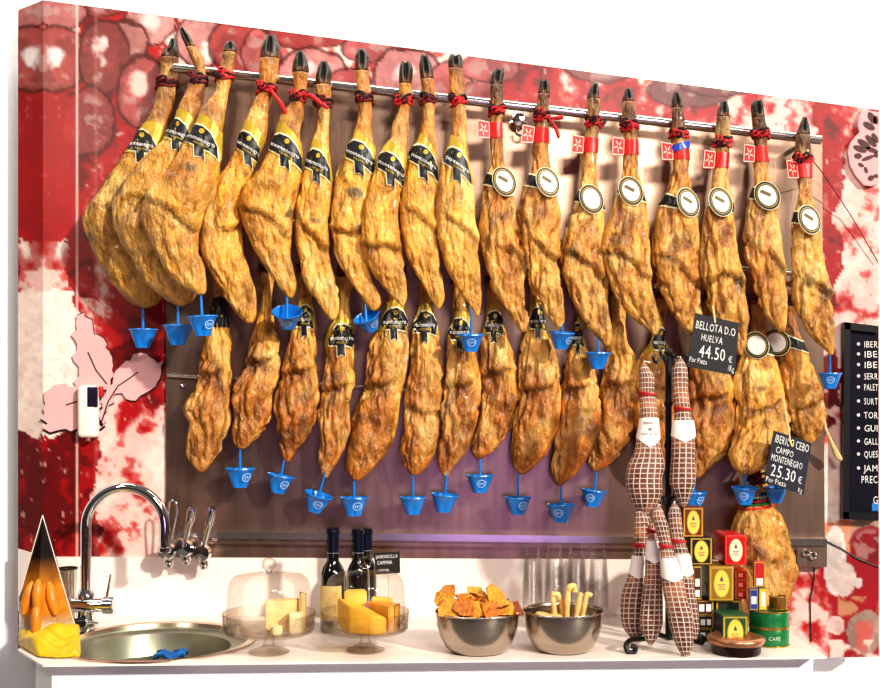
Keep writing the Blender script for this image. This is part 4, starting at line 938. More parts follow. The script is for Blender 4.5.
for pts in ([(88, 352), (96, 370), (107, 384)], [(101, 424), (108, 402), (118, 386), (130, 378), (138, 372)], [(66, 405), (82, 400), (95, 396)]):
    v.tube([P(x, y, D-.0085) for x, y in pts], .0018, 6)
v.build('vein', dk_shadow_vein, t)
t = thing('pierced_plaque', P(866, 182, D-.015), 'pale pink pierced plaque with dark petal slots at the upper right edge of the wall', 'wall decoration')
pq = [(862, 110), (878.7, 112), (878.7, 183), (872, 186), (864, 185), (856, 176), (850, 165), (848, 152), (851, 142), (856, 136), (860, 132), (858, 126), (859, 118)]
plate('plate', pq, D-.014, .012, M('plaque_pink', (226, 160, 158), .45, 0, .05, 10), t)
pet = MB()
for (x, y, a, b, an) in [(872, 118, 6, 2.5, 60), (869, 126, 6, 2.5, 30), (876, 120, 4, 2, 80), (871, 141, 7, 2.3, 48), (875, 138, 5, 2, 60), (864, 144, 7, 2.4, 35), (860, 149, 6.5, 2.3, 22), (858, 156, 3.5, 2.2, 5), (872, 150, 6, 1.8, 20), (868, 158, 6, 1.5, -20), (861, 165, 3, 1.4, 30), (866, 170, 3, 1.4, 70), (871, 178, 3, 2, -30), (876, 176, 2.2, 1.5, 0), (876, 155, 2.4, 1.6, 80)]:
    q = [(min(px, 878.5), py) for px, py in ellipse(x, y, a*1.12, b*1.35, an, 16)]
    pet.prism(q, D-.0146, D-.0142)
pet.build('petal_slots', M('slot_dark', (72, 30, 28), .6), t, smooth=False)

# white dispenser with dark window
t = thing('wall_dispenser', P(88, 438, D-.02), 'small white rounded dispenser with a dark window on the left wall', 'dispenser')
c = P(88.5, 411.5, D-.02); s = D/F
MB().box(c, (20*s, .034, 52*s), .012, None, 4).build('body', M('dispenser_white', (250, 238, 222), .3, 0, .02, 10), t)
MB().box(P(92.5, 397, D-.036), (10.5*s, .006, 20*s), .0028, None, 3).build('window', M('window_dark', (38, 30, 48), .15, 0, .3, 40), t)
MB().box(P(101, 392, D-.012), (5*s, .02, 11*s), .005, None, 3).build('button', M('button_red', (170, 30, 30), .4), t)
MB().lathe([(.008, 0), (.009, .006), (.006, .012), (0, .012)], P(88, 441.5, D-.02), 16).build('spout', M('spout_brown', (120, 60, 50), .4), t)

# cables at the lower right
blackc = M('cable_black', (28, 20, 22), .5)
tag(MB().tube([P(826, 541, D-.003), P(840, 548, D-.002), P(858, 559, D-.002), P(878.5, 567, D-.002)], .0022, 8).build('cable', blackc), 'thin black cable slanting over the mural below the menu board', 'cable')
tag(MB().tube([P(814, 563, D-.02), P(814, 580, D-.002), P(810, 600, D-.002), P(811, 642, D-.002)], .002, 8).build('cable', blackc), 'thin black cable hanging straight down beside the large low ham', 'cable')

# ================================================================ SINK, TAP
t = thing('sink', (SC[0], SC[1], ZC-.12), 'round stainless steel sink set into the left end of the worktop', 'sink')
rm = MB().lathe([(SR+.012, .0005), (SR+.012, .004), (SR+.004, .0055), (SR-.006, .003), (SR-.010, -.006)], (SC[0], SC[1], ZC), 72); rm.f = [f for f in rm.f if len(f) == 4]
rm.build('rim', M('sink_rim_steel', (205, 188, 165), .25, 1., .05, 10), t)
me = [(SR-.008, -.002), (SR-.012, -.010), (SR-.046, -.014), (SR-.052, -.045), (SR-.06, -.066), (SR-.08, -.074), (.04, -.077), (.001, -.078)]
o = MB(); o.lathe(me, (SC[0], SC[1], ZC), 72); 
o.f = [f for f in o.f if len(f) == 4]; o.build('basin', M('basin_steel', (150, 150, 132), .4, .8, .25, 5, .03, 30, stretch=(1, 1, .3)), t)
MB().lathe([(.0, .004), (.024, .004), (.03, .0), (.03, -.002)], (SC[0], SC[1], ZC-.077), 32).build('drain', chrome, t)
# blue scrap lying in the sink
o = MB(); rr = random.Random(4)
base = np.array([-.645, 2.755, ZC-.088])
V = [base+np.array([(i/7-.5)*.07, (j/5-.5)*.05, .030+.016*math.sin(i*1.1+j)*math.cos(j*.9)+.012*math.exp(-((i-4)**2)/4)]) for j in range(6) for i in range(8)]
o.add(V, [(j*8+i, j*8+i+1, (j+1)*8+i+1, (j+1)*8+i) for j in range(5) for i in range(7)])
so = o.build('cleaning_cloth', M('blue_cloth', (25, 110, 190), .6, 0, .1, 40)); md = so.modifiers.new('s', 'SOLIDIFY'); md.thickness = .004
tag(so, 'small crumpled blue cloth lying at the bottom of the sink', 'cloth')

bx = np.array([-.862, 2.80, ZC])
t = thing('kitchen_tap', bx, 'tall arched chrome kitchen tap standing behind the sink', 'tap')
s = 2.80/F; R = 39.5*s; top = CZ-(527-HY)*s
MB().lathe([(.03, 0), (.03, .006), (.024, .01), (.022, .06), (.022, .085), (.018, .092), (.014, .10)], bx, 32).build('base', chrome, t)
pts = [bx+np.array([0, 0, z]) for z in np.linspace(.09, top-ZC, 6)]
pts += [np.array([bx[0]+R-R*math.cos(a), bx[1], top+R*math.sin(a)]) for a in np.linspace(0, PI, 30)][1:]
pts += [np.array([bx[0]+2*R, bx[1], top-.02]), np.array([bx[0]+2*R, bx[1], top-.05])]
MB().tube(pts, .0128, 20).build('spout', chrome, t)
MB().lathe([(.0135, 0), (.0155, .002), (.0155, .012), (.013, .014)], (bx[0]+2*R, bx[1], top-.062), 24).build('nozzle', chrome, t)
a = bx+np.array([.0, -.012, .062])
v = MB().lathe([(.0, -.03), (.0165, -.03), (.0165, .045), (.021, .047), (.021, .068), (.016, .072), (0, .072)], a, 28, Matrix.Rotation(PI/2, 3, 'Y')).build('valve', chrome, t)
MB().tube([a+np.array([.052, 0, .01]), a+np.array([.058, 0, .04]), a+np.array([.064, 0, .075])], [.003, .0035, .003], 10).build('lever', chrome, v)

for (x, y, lx, ly, lab) in [(169, 550, 173, 500, 'wall valve with looped chrome lever, nearest to the tap spout'), (186, 547, 193, 507, 'chrome wall valve with straight lever, middle of the three'), (204, 552, 213, 507, 'chrome wall valve with slanting lever, right of the three')]:
    t = thing('wall_valve', P(x, y, 2.93), lab, 'valve', 'chrome valves on the steel ledge')
    c = P(x, y, 2.945); R3 = Matrix.Rotation(PI/2, 3, 'X')
    b = MB(); n = 10
    for (r, z) in ((.012, 0),): pass
    b.lathe([(.012, -.03), (.016, .0), (.022, .004), (.0245, .02), (.02, .034), (.0, .036)], c, 10, R3); b.build('knob', chrome, t, True, 25)
    MB().lathe([(.010, 0), (.013, .012), (.010, .03), (0, .032)], P(x, y+6, 2.935)+np.array([0, 0, -.028]), 16).build('outlet', chrome, t)
    e = P(lx, ly, 2.90); c2 = c+np.array([0, -.02, .006])
    if ly == 500:
        w = .011; MB().tube([c2+np.array([-.006, 0, 0]), e+np.array([-w, 0, -.03]), e+np.array([-w*.8, 0, -.006]), e, e+np.array([w*.8, 0, -.006]), e+np.array([w, 0, -.03]), c2+np.array([.006, 0, 0])], .003, 10).build('lever', chrome, t)
    else:
        MB().tube([c2, c2*.55+e*.45, e*.92+c2*.08, e], [.006, .0085, .0125, .008], 16).build('lever', chrome, t)

# ================================================================ LEFT END: gloves, pouch, tumbler, black handle
def pouch():
    base = Q(43, 640); d = base[1]; s = d/F
    t = thing('snack_pouch', base, 'pointed clear pouch of orange snacks at the left end of the worktop', 'bag')
    ap = P(43, 515, d); hw = 36*s; dp = .05
    z0 = base[2]+.001
    V = []; f = []; n = 12; m = 10
    for j in range(m):
        k = j/(m-1); z = ap[2]*(1-k)+z0*k; w = .002+hw*k; dd = .002+dp*k
        for i in range(n):
            a = 2*PI*i/n; q = 1/max(abs(math.cos(a))/1+abs(math.sin(a))/1, 1e-6)
            V.append((base[0]+w*q*math.cos(a), d-dd*q*math.sin(a), z))
    for j in range(m-1):
        for i in range(n): f.append((j*n+i, j*n+(i+1) % n, (j+1)*n+(i+1) % n, (j+1)*n+i))
    f.append(tuple(range(n))); f.append(tuple((m-1)*n+i for i in range(n)))
    V = np.array(V); V[:, 0] = np.maximum(V[:, 0], P(19, 600, d)[0]); k = (V[:, 2]-z0)/(ap[2]-z0)
    cols = np.zeros((len(V), 3)); 
    a, b, c = lin((190, 120, 30)), lin((96, 52, 14)), lin((22, 12, 12))
    for i, q in enumerate(k): cols[i] = c if q > .6 else (b*.8+a*.2 if q > .48 else (a if q > .22 else lin((190, 170, 140))))
    obj('film', V, f, M('pouch_film', rough=.15, var=.35, scale=30, attr='Col', coat=.6), t, True, cols, sharp=30)
    rr = random.Random(2)
    for x, z in ((-.026, z0+.098), (0, z0+.105), (.027, z0+.096), (.0, z0+.052)):
        kz = 1-(z-z0)/(ap[2]-z0)
        mb = MB(); y = d-(.05*kz)*(1-abs(x)/(hw*kz+.002))-.001
        mb.tube([(base[0]+x*.7, y+.004, z+.04), (base[0]+x*.85, y, z+.028), (base[0]+x, y-.004, z+.008), (base[0]+x*1.25, y-.006, z-.016), (base[0]+x*1.4, y-.008, z-.034)], [.004, .010, .0125, .011, .005], 14)
        mb.build('orange_snack', M('snack_orange', (214, 128, 24), .4, 0, .2, 40), t)
    mb = MB(); e = .0012
    mb.tube([(ap[0], d-.003, ap[2]), (base[0]+hw, d-.002, z0)], e, 6)
    xl = P(19, 600, d)[0]; kk = (base[0]-xl)/hw
    mb.tube([(ap[0], d-.003, ap[2]), (xl, d-.002, ap[2]*(1-kk)+z0*kk)], e, 6)
    mb.build('seam', M('seam_clear', (230, 220, 210), .2), t)
pouch()
t = thing('tumbler', P(68, 592, 2.86), 'small steel tumbler with dark rim beside the pouch at the left', 'cup')
c = Q(68, 627); s = c[1]/F; zt = CZ-(569-HY)*s
MB().lathe([(0, 0), (.015, 0), (.017, .005), (.0215, zt-c[2]-.004), (.0225, zt-c[2]), (.0205, zt-c[2]), (.016, .02), (0, .018)], c, 32).build('wall', M('tumbler_steel', (200, 190, 180), .2, .9, .1, 10), t)
MB().lathe([(.0205, 0), (.0235, 0), (.0238, .004), (.0205, .004)], c+np.array([0, 0, zt-c[2]]), 32, closed=True).build('rim', M('rim_dark', (50, 44, 42), .3, .6), t)
# black handled tool
a, b = Q(60, 637), Q(83, 633)
t = thing('kitchen_tool', (a+b)/2, 'black-handled tool lying beside the foot of the tap', 'tool')
MB().tube([a+[0, 0, .02], a*.7+b*.3+[0, 0, .024], b+[0, 0, .026]], [.011, .014, .012], 14).build('handle', M('handle_black', (18, 16, 18), .3), t)
MB().tube([b+[0, 0, .026], b+[.03, .02, .02]], [.005, .003], 10).build('shaft', chrome, t)
# yellow gloves/cloth folded on the corner
def cloth():
    p0 = Q(48, 655); V = []; f = []; nx, ny = 46, 30
    for j in range(ny):
        for i in range(nx):
            u, v = i/(nx-1), j/(ny-1)
            x = max(19.5, 17+u*66+4*math.sin(v*5)); y = 641+v*20*(.75+.25*u)-6*u*(1-v)
            q = Q(min(x, 78+2*v), min(y, 660-1.5*abs(x-43)/25 if x > 43 else 661-15*(43-x)/25-1.0))
            e = min(u, 1-u, v, 1-v)*6; e = min(1, e)**.5
            hgt = e*(.034*(1-.5*v)+.009*math.sin(9*u+6*v+1.5*math.sin(4*v))+.006*math.sin(22*v+5*u+2*math.sin(7*u)))
            if u > .95: hgt *= .6
            V.append(q+[0, 0, max(.002, hgt)+.001])
    for j in range(ny-1):
        for i in range(nx-1): f.append((j*nx+i, j*nx+i+1, (j+1)*nx+i+1, (j+1)*nx+i))
    o = obj('rubber_gloves', V, f, M('glove_yellow', (214, 176, 8), .45, 0, .12, 60, .25, 90), None, True)
    m = o.modifiers.new('s', 'SOLIDIFY'); m.thickness = .003; m.offset = 1
    tag(o, 'bright yellow crumpled cleaning gloves on the left front corner of the worktop', 'gloves')
cloth()

# ================================================================ CAKE DOMES AND CHEESE
glass_m = glass('clear_glass', (255, 254, 253), .5, (226, 214, 198), .012, .22)
glass_t = glass('thick_glass', (254, 253, 251), .6, (196, 182, 164), .015, .28)
def cake_stand(px, py, label, sx=1.):
    c = Q(px, py); s = c[1]/F; t = thing('cake_stand', c, label, 'cake stand')
    zp = .046
    MB().lathe([(0, .0015), (.044*sx, .0015), (.046*sx, .004), (.030, .009), (.014, .016), (.011, .026), (.013, .04), (.03, zp-.002), (.0, zp-.002)], c, 40).build('foot', glass_t, t)
    MB().lathe([(0, zp), (.096*sx, zp+.001), (.1*sx, zp+.006), (.103*sx, zp+.045), (.1015*sx, zp+.045), (.0985*sx, zp+.008), (.095*sx, zp+.004), (0, zp+.003)], c, 56).build('plate', glass_t, t)
    r = .0935*sx; h = .128
    d = MB().lathe([(r, zp+.006), (r, zp+.05), (r*.985, zp+.09), (r*.93, zp+.113), (r*.82, zp+.124), (r*.5, zp+h), (.012, zp+h+.003)], c, 56)
    d.f = [f for f in d.f if len(f) == 4]
    d = d.build('dome', glass_m, t)
    MB().lathe([(r-.0008, zp+.0055), (r+.0015, zp+.0055), (r+.0015, zp+.008), (r-.0008, zp+.008)], c, 56, closed=True).build('dome_rim', glass_t, d)
    k = MB().lathe([(.006, zp+h+.002), (.0065, zp+h+.008), (.013, zp+h+.013), (.0165, zp+h+.022), (.0145, zp+h+.031), (.007, zp+h+.036), (0, zp+h+.037)], c, 28).build('knob', glass_t, d)
    return c, zp
def wedge(name, c, pts, z0, h, mat, label, rind=None, group=None, slope=0.):
    """cheese cut: plan polygon extruded, softened edges, rind on the first edge"""
    bm = bmesh.new(); lo = [bm.verts.new((c[0]+x, c[1]+y, z0)) for x, y in pts]; hi = [bm.verts.new((c[0]+x, c[1]+y, z0+h+slope*x)) for x, y in pts]; n = len(pts)
    bm.faces.new(lo[::-1]); bm.faces.new(hi)
    for i in range(n): bm.faces.new((lo[i], lo[(i+1) % n], hi[(i+1) % n], hi[i]))
    bmesh.ops.recalc_face_normals(bm, faces=bm.faces[:]); bmesh.ops.bevel(bm, geom=bm.edges[:], offset=.0022, segments=2, affect='EDGES')
    bm.verts.index_update(); V = [np.array(v.co) for v in bm.verts]; f = [[v.index for v in q.verts] for q in bm.faces]; bm.free()
    t = thing(name, (c[0]+sum(p[0] for p in pts)/n, c[1]+sum(p[1] for p in pts)/n, z0), label, 'cheese', group)
    obj('paste', V, f, mat, t, True, sharp=35)
    if rind:
        (x0, y0), (x1, y1) = pts[0], pts[1]; nx, ny = (y1-y0), -(x1-x0); l = math.hypot(nx, ny); nx, ny = nx/l*.0022, ny/l*.0022
        a = [(c[0]+x0, c[1]+y0), (c[0]+x1, c[1]+y1)]; hh = [h+slope*x0, h+slope*x1]
        V = [(a[0][0], a[0][1], z0+.001), (a[1][0], a[1][1], z0+.001), (a[1][0], a[1][1], z0+hh[1]), (a[0][0], a[0][1], z0+hh[0])]
        V = V+[(x+nx, y+ny, z) for x, y, z in V]
        obj('rind', V, [(0, 1, 2, 3), (7, 6, 5, 4), (0, 4, 5, 1), (1, 5, 6, 2), (2, 6, 7, 3), (3, 7, 4, 0)], rind, t, False)
    return t
ch_pale = M('cheese_pale', (238, 206, 140), .5, 0, .16, 40, .15); ch_white = M('cheese_white', (246, 226, 176), .5, 0, .1, 40, .1); ch_yel = M('cheese_yellow', (244, 186, 62), .45, 0, .14, 30, .1); ch_lem = M('cheese_lemon', (248, 206, 96), .45, 0, .12, 30, .1); ch_or = M('cheese_orange', (236, 172, 66), .45, 0, .14, 30, .1)
rind_b = M('rind_brown', (150, 110, 50), .6, 0, .3, 60, .2); rind_g = M('rind_green', (150, 160, 90), .6, 0, .3, 60, .2)
c, zp = cake_stand(269, 653, 'left glass cake stand under a glass dome, holding pale cheese pieces'); z = c[2]+zp+.0042
wedge('cheese_block', c, [(-.004, .03), (.062, .03), (.058, -.002), (-.008, -.010)], z, .066, ch_pale, 'tall tan cheese block under the left dome', rind_g, None, .0)
wedge('cheese_wedge', c, [(.064, .045), (.08, .02), (.072, .005), (.066, .01)], z, .078, ch_pale, 'thin dark-rinded cheese slice behind the block under the left dome', rind_b)
wedge('cheese_wedge', c, [(.048, -.015), (.078, -.006), (.074, -.038), (.050, -.042)], z, .044, ch_white, 'small upright cream cheese piece at the right under the left dome')
wedge('cheese_wedge', c, [(.012, -.028), (.034, -.03), (.036, -.05), (.018, -.056), (.010, -.046)], z, .018, ch_white, 'low crumb of cream cheese at the front under the left dome')
c, zp = cake_stand(365, 651, 'right glass cake stand under a glass dome, holding yellow cheese wedges', .96); z = c[2]+zp+.0042
wedge('cheese_wedge', c, [(-.062, .0), (-.02, .02), (.052, -.062), (.02, -.072), (-.03, -.055)], z, .05, ch_yel, 'large yellow cheese wedge at the front left under the right dome', None, None, -.3)
wedge('cheese_wedge', c, [(.078, -.01), (.068, -.045), (.056, -.052), (-.002, .018), (.03, .025)], z, .058, ch_or, 'orange-yellow cheese wedge at the right under the right dome', rind_b)
wedge('cheese_wedge', c, [(-.045, .058), (-.004, .064), (.002, .034), (-.028, .026), (-.05, .032)], z, .078, ch_lem, 'tall pale yellow cheese wedge at the back left under the right dome')
wedge('cheese_wedge', c, [(.012, .062), (.055, .052), (.06, .03), (.012, .034)], z, .062, ch_lem, 'pale yellow cheese slab at the back right under the right dome')

# ================================================================ BOTTLES AND CARD
bottle_m = M('bottle_black', (12, 12, 14), .08, 0, .2, 10, coat=.8)
def bottle(px, py, topy, rad, lab, label_on=True):
    c = Q(px, py); s = c[1]/F; H = CZ-(topy-HY)*s-c[2]
    t = thing('wine_bottle', c, lab, 'bottle', 'dark bottles behind the right dome')
    MB().lathe([(0, .002), (rad*.9, 0), (rad, .005), (rad, H*.50), (rad*.96, H*.56), (rad*.75, H*.62), (rad*.45, H*.68), (.0145, H*.74), (.0135, H*.8)], c, 36).build('body', bottle_m, t)
    MB().lathe([(.0142, H*.75), (.0142, H*.93), (.0165, H*.935), (.0168, H*.965), (.0155, H*.97), (.0155, H-.002), (.012, H), (0, H)], c, 28).build('capsule', M('capsule_navy', (16, 22, 40), .25, .3), t)
    MB().lathe([(.0148, H*.75), (.0148, H*.757)], c, 28).build('foil_line', M('foil_silver', (190, 190, 195), .3, .8), t)
    if label_on:
        V = []; f = []; n = 24
        for j in range(2):
            for a in np.linspace(PI*1.05, PI*1.75, n): V.append((c[0]+(rad+.0008)*math.cos(a), c[1]+(rad+.0008)*math.sin(a), c[2]+H*(.12+.33*j)))
        f = [(i, i+1, n+i+1, n+i) for i in range(n-1)]; obj('paper_label', V, f, M('label_cream', (226, 196, 120), .6, 0, .2, 40), t)
bottle(333, 631, 527, .031, 'leftmost dark wine bottle with a cream label behind the right dome')
bottle(358, 624, 529, .029, 'middle dark wine bottle standing behind the right dome knob', False)
bottle(366.5, 617.5, 528, .026, 'dark wine bottle furthest back, next to the chalk card', False)
t, fm = slate_sign('chalk_card', [(373.5, 553), (399.7, 551.5), (400.2, 573), (376, 574.5)], 2.82, 'small black chalk card on a thin stand right of the bottles', [('JAMONCILLA', .07, .27, .86, .16), ('CAMPINA', .1, .55, .6, .17), ('LONCHA', .1, .88, .45, .12)], M('card_black', (34, 28, 26), .5, 0, .2, 20), .002, .1, 'sign')
a = fm(.55, 1.0)
MB().tube([a+[0, .004, 0], [a[0], a[1]+.004, ZC+.003]], .0025, 8).build('stand_rod', M('rod_white', (235, 228, 220), .4), t)
MB().lathe([(0, 0), (.02, 0), (.02, .003), (0, .005)], (a[0], a[1]+.004, ZC), 24).build('stand_foot', M('rod_white'), t)

# ================================================================ BOWLS, CRISPS, BREADSTICKS
def bowl(px, py, R, label, h=.089):
    c = Q(px, py); t = thing('steel_bowl', c, label, 'bowl', 'steel bowls on the worktop')
    pr = [(0, .003), (R*.55, .003), (R*.62, .004), (R*.74, .014), (R*.87, .034), (R*.96, .06), (R*.985, h-.006), (R*.985, h)]
    out = [(0, 0), (R*.58, 0), (R*.66, .002), (R*.78, .012), (R*.90, .033), (R*.985, .06), (R, h-.006), (R, h-.002)]
    prof = out+[(R*1.025, h-.001), (R*1.03, h+.001), (R*1.01, h+.0025)]+pr[::-1]
    MB().lathe(prof, c, 64).build('shell', bowlsteel, t, True, 60)
    MB().lathe([(R*.5, .0), (R*.63, .0), (R*.66, .004), (R*.5, .003)], c, 48, closed=True).build('base_ring', M('base_dark', (40, 38, 40), .4, .6), t)
    return c, h
c, h = bowl(477.5, 651, .0925, 'left steel bowl heaped with seeded square crisps')
chip_m = [M('crisp_gold', (214, 146, 34), .55, 0, .35, 120, .5, 160), M('crisp_amber', (190, 106, 24), .55, 0, .4, 120, .5, 160), M('crisp_dark', (140, 62, 18), .55, 0, .45, 120, .5, 160)]
rr = random.Random(11)
def crisp(ctr, size, rot, mat):
    n = 7; V = []; bend = rr.uniform(-10, 10); th = .0022
    R = Matrix.Rotation(rot[2], 3, 'Z') @ Matrix.Rotation(rot[0], 3, 'X') @ Matrix.Rotation(rot[1], 3, 'Y')
    sx, sy = size[0]*.9, size[1]*.9; cut = [rr.choice([0, .05, .25, .5]) for _ in range(4)]; sk = rr.uniform(-.25, .25)
    for z in (0, 1):
        for j in range(n):
            for i in range(n):
                u, v = i/(n-1)-.5, j/(n-1)-.5; qq = 1-cut[(0 if u < 0 else 1)+(0 if v < 0 else 2)]*min(1, 4.2*abs(u*v)); u *= qq; v *= qq
                q = Vector((u*sx+sk*v*sx*.4, v*sy, bend*(u*sx)**2*.5+bend*.6*(v*sy)*(u*sx)+(z-.5)*th+.0008*math.sin(9*u+7*v+ctr[0]*90)))
                V.append(np.array(R @ q)+ctr)
    f = []
    for z in (0, 1):
        for j in range(n-1):
            for i in range(n-1):
                a = z*n*n+j*n+i; f.append((a, a+1, a+n+1, a+n) if z else (a, a+n, a+n+1, a+1))
    for i in range(n-1):
        for a, b in ((i, i+1), ((n-1)*n+i+1, (n-1)*n+i), ((i+1)*n, i*n), (i*n+n-1, (i+1)*n+n-1)): f.append((a, b, b+n*n, a+n*n))
    o = obj('crisp', V, f, mat, None, True, sharp=45)
    return tag(o, 'square golden seeded crisp heaped in the left steel bowl', 'crisp', 'crisps in the left steel bowl')
# deliberate big ones then fillers
big = [(444, 602, -.035, .05, .05, 1.25, -.25), (449, 607, -.05, .055, .05, 1.15, -.1), (446, 594, -.0, .048, .045, 1.2, .35), (475, 594, .01, .04, .04, 1.0, .2), (495, 594, -.005, .052, .052, 1.15, .75), (463, 608, -.06, .05, .044, .95, .1), (478, 610, -.062, .05, .045, .9, -.3), (491, 611, -.06, .048, .046, .85, .3), (505, 607, -.03, .045, .04, .9, -.4), (512, 610, -.01, .05, .04, .8, .5), (467, 600, -.01, .046, .042, .7, .5), (484, 603, -.02, .05, .042, .7, -.5)]
for i, (x, y, dd, a, b, tx, rz) in enumerate(big):
    crisp(P(x, y, c[1]+dd), (a, b), (tx, rr.uniform(-.25, .25), rz), chip_m[(0, 0, 1, 0, 0, 1, 0, 1, 0, 2, 1, 0)[i]])
for i in range(46):
    k = rr.random()**.6; a = rr.random()*2*PI; r = k*.074
    z = h-.002+.032*(1-k)+rr.random()*.008
    crisp(c+np.array([r*math.cos(a), r*math.sin(a), z]), (rr.uniform(.03, .044), rr.uniform(.028, .04)), (rr.uniform(-.7, .7), rr.uniform(-.6, .6), rr.random()*6), chip_m[rr.choice([0, 1, 1, 2])])
c, h = bowl(563, 650, .0885, 'right steel bowl holding looped breadsticks and round biscuits')
bs = M('breadstick', (236, 192, 118), .55, 0, .18, 60, .3, 90)
def stick(pxs, dd, r, lab):
    # the stick continues down to the bottom of the bowl
    pts = [P(x, y, c[1]+d2) for x, y, d2 in pxs]
    P2 = []
    for i in range(len(pts)-1):
        p0 = pts[max(i-1, 0)]; p1 = pts[i]; p2 = pts[i+1]; p3 = pts[min(i+2, len(pts)-1)]
        for t in np.linspace(0, 1, 6, endpoint=False):
            P2.append(.5*((2*p1)+(-p0+p2)*t+(2*p0-5*p1+4*p2-p3)*t*t+(-p0+3*p1-3*p2+p3)*t**3))
    P2.append(pts[-1]); rs = [r*(1+.12*math.sin(i*.9)) for i in range(len(P2))]; rs[0] *= .6; rs[-1] *= .6
    tag(MB().tube(P2, rs, 12).build('breadstick', bs), lab, 'breadstick', 'breadsticks in the right steel bowl')
stick([(557, 632, -.01), (554, 607, -.014), (552, 597, -.016), (555, 594, -.016), (559, 597, -.012), (564, 615, -.004), (565, 630, .0)], 0, .006, 'low looped breadstick at the left of the right bowl')
stick([(568, 634, -.02), (567, 610, -.022), (568, 592, -.024), (571, 586, -.024), (574, 587, -.02), (574.5, 592, -.018)], 0, .0068, 'tallest hooked breadstick standing in the middle of the right bowl')
stick([(573, 634, -.034), (577, 612, -.036), (580, 597, -.036), (581, 594, -.034)], 0, .0062, 'straight breadstick leaning right in front of the tallest one')
stick([(580, 632, -.018), (583, 613, -.018), (586, 598, -.018), (588, 594, -.016), (591, 596, -.014)], 0, .0056, 'short breadstick with a bent tip at the right of the bowl')
stick([(583, 632, .004), (581, 612, .006), (579, 600, .008)], 0, .0055, 'breadstick standing at the back right of the right bowl')
stick([(570, 632, .008), (565, 612, .01), (562, 603, .012)], 0, .0055, 'breadstick standing at the back between the loop and the tallest one')
for (x, y, dd, rx, lab) in [(545, 616, -.005, .2, 'round pale biscuit lying at the left of the right bowl'), (552, 618, -.035, -.15, 'round biscuit lying in front of the looped breadstick')]:
    tag(MB().lathe([(0, -.003), (.02, -.004), (.0235, 0), (.02, .005), (.008, .0065), (0, .0065)], P(x, y, c[1]+dd), 24, Matrix.Rotation(rx, 3, 'Y')).build('biscuit', bs), lab, 'biscuit', 'biscuits in the right steel bowl')

# ================================================================ STACKED CLEAR CUPS
pl_m = glass('clear_plastic', (255, 255, 255), .13, (190, 182, 180), .008, .12)
c0 = Q(532, 623)
cupm = MB().lathe([(.0, .001), (.018, 0), (.0185, .002), (.0262, .093), (.0275, .094), (.0275, .097)], (0, 0, 0), 28)
cupm.f = [f for f in cupm.f if len(f) == 4]
st = MB(); st.v = [np.array([v[0], v[1], .097-v[2]]) for v in cupm.v]; st.f = cupm.f
first = None
for k in range(4):
    px = 532.5+22*k; b = Q(px, 622); n = 11
    nm = ['leftmost', 'second', 'third', 'rightmost'][k]
    for j in range(n):
        if first is None:
            o = first = st.build('plastic_cup', pl_m, None, True, 50, at=(0, 0, 0))
        else:
            o = first.copy(); COL.objects.link(o)
        o.location = (b[0]+.0006*math.sin(j*2.1+k), b[1], ZC+.001+j*.0098)
        tag(o, 'clear plastic cup nested upside down in the %s stack behind the breadstick bowl' % nm, 'cup', 'clear cups in the %s stack' % nm)

# ================================================================ NETTED HAMS ON THE IRON STAND
t = thing('iron_stand', Q(668, 641), 'black wrought iron stand with curled feet and top hooks for the netted hams', 'stand')
pb = Q(668, 641); dS = pb[1]
pole = [P(668.5, y, dS) for y in (356, 380, 400, 403, 407, 440, 446, 450, 500, 560, 636)]
MB().tube(pole, [.0075, .0075, .0075, .0105, .0075, .0075, .0105, .0075, .0075, .0075, .0075], 14).build('pole', black_paint, t)
MB().lathe([(0, -.004), (.01, 0), (.012, .008), (.008, .016), (0, .02)], P(668.5, 356, dS), 18).build('finial', black_paint, t)
def hook(sgn, y, dd, w=1.):
    s = dS/F; b = P(668.5, y, dS); pts = []
    for q in [(0, 0), (5, -3), (10, -1), (13, 3), (16, 1), (17, -3), (14.5, -5)]:
        pts.append(b+np.array([sgn*q[0]*s*w, dd*q[0]/17, -q[1]*s]))
    MB().tube(cr(pts, 4), .0034, 8).build('hook', black_paint, t)
for yy in (360, 500):
    for sgn, dd in ((-1, -.02), (1, -.02), (-.5, -.05), (.6, .05)): hook(sgn, yy, dd)
for (pts) in ([(668, 640, 0), (656, 636, -.03), (648, 640, -.06), (640, 641, -.09), (631, 642, -.11), (626, 647, -.13), (628, 654, -.135), (634, 654, -.135), (635, 649, -.135), (631, 648, -.135)],
              [(668, 640, 0), (680, 637, .0), (692, 640, -.02), (700, 645, -.04), (704, 641, -.05), (700, 638, -.05)],
              [(668, 640, 0), (672, 634, .05), (676, 630, .09), (679, 632, .10)]):
    MB().tube(cr([P(x, y-2, dS+d) for x, y, d in pts]), .0058, 10).build('foot', black_paint, t)

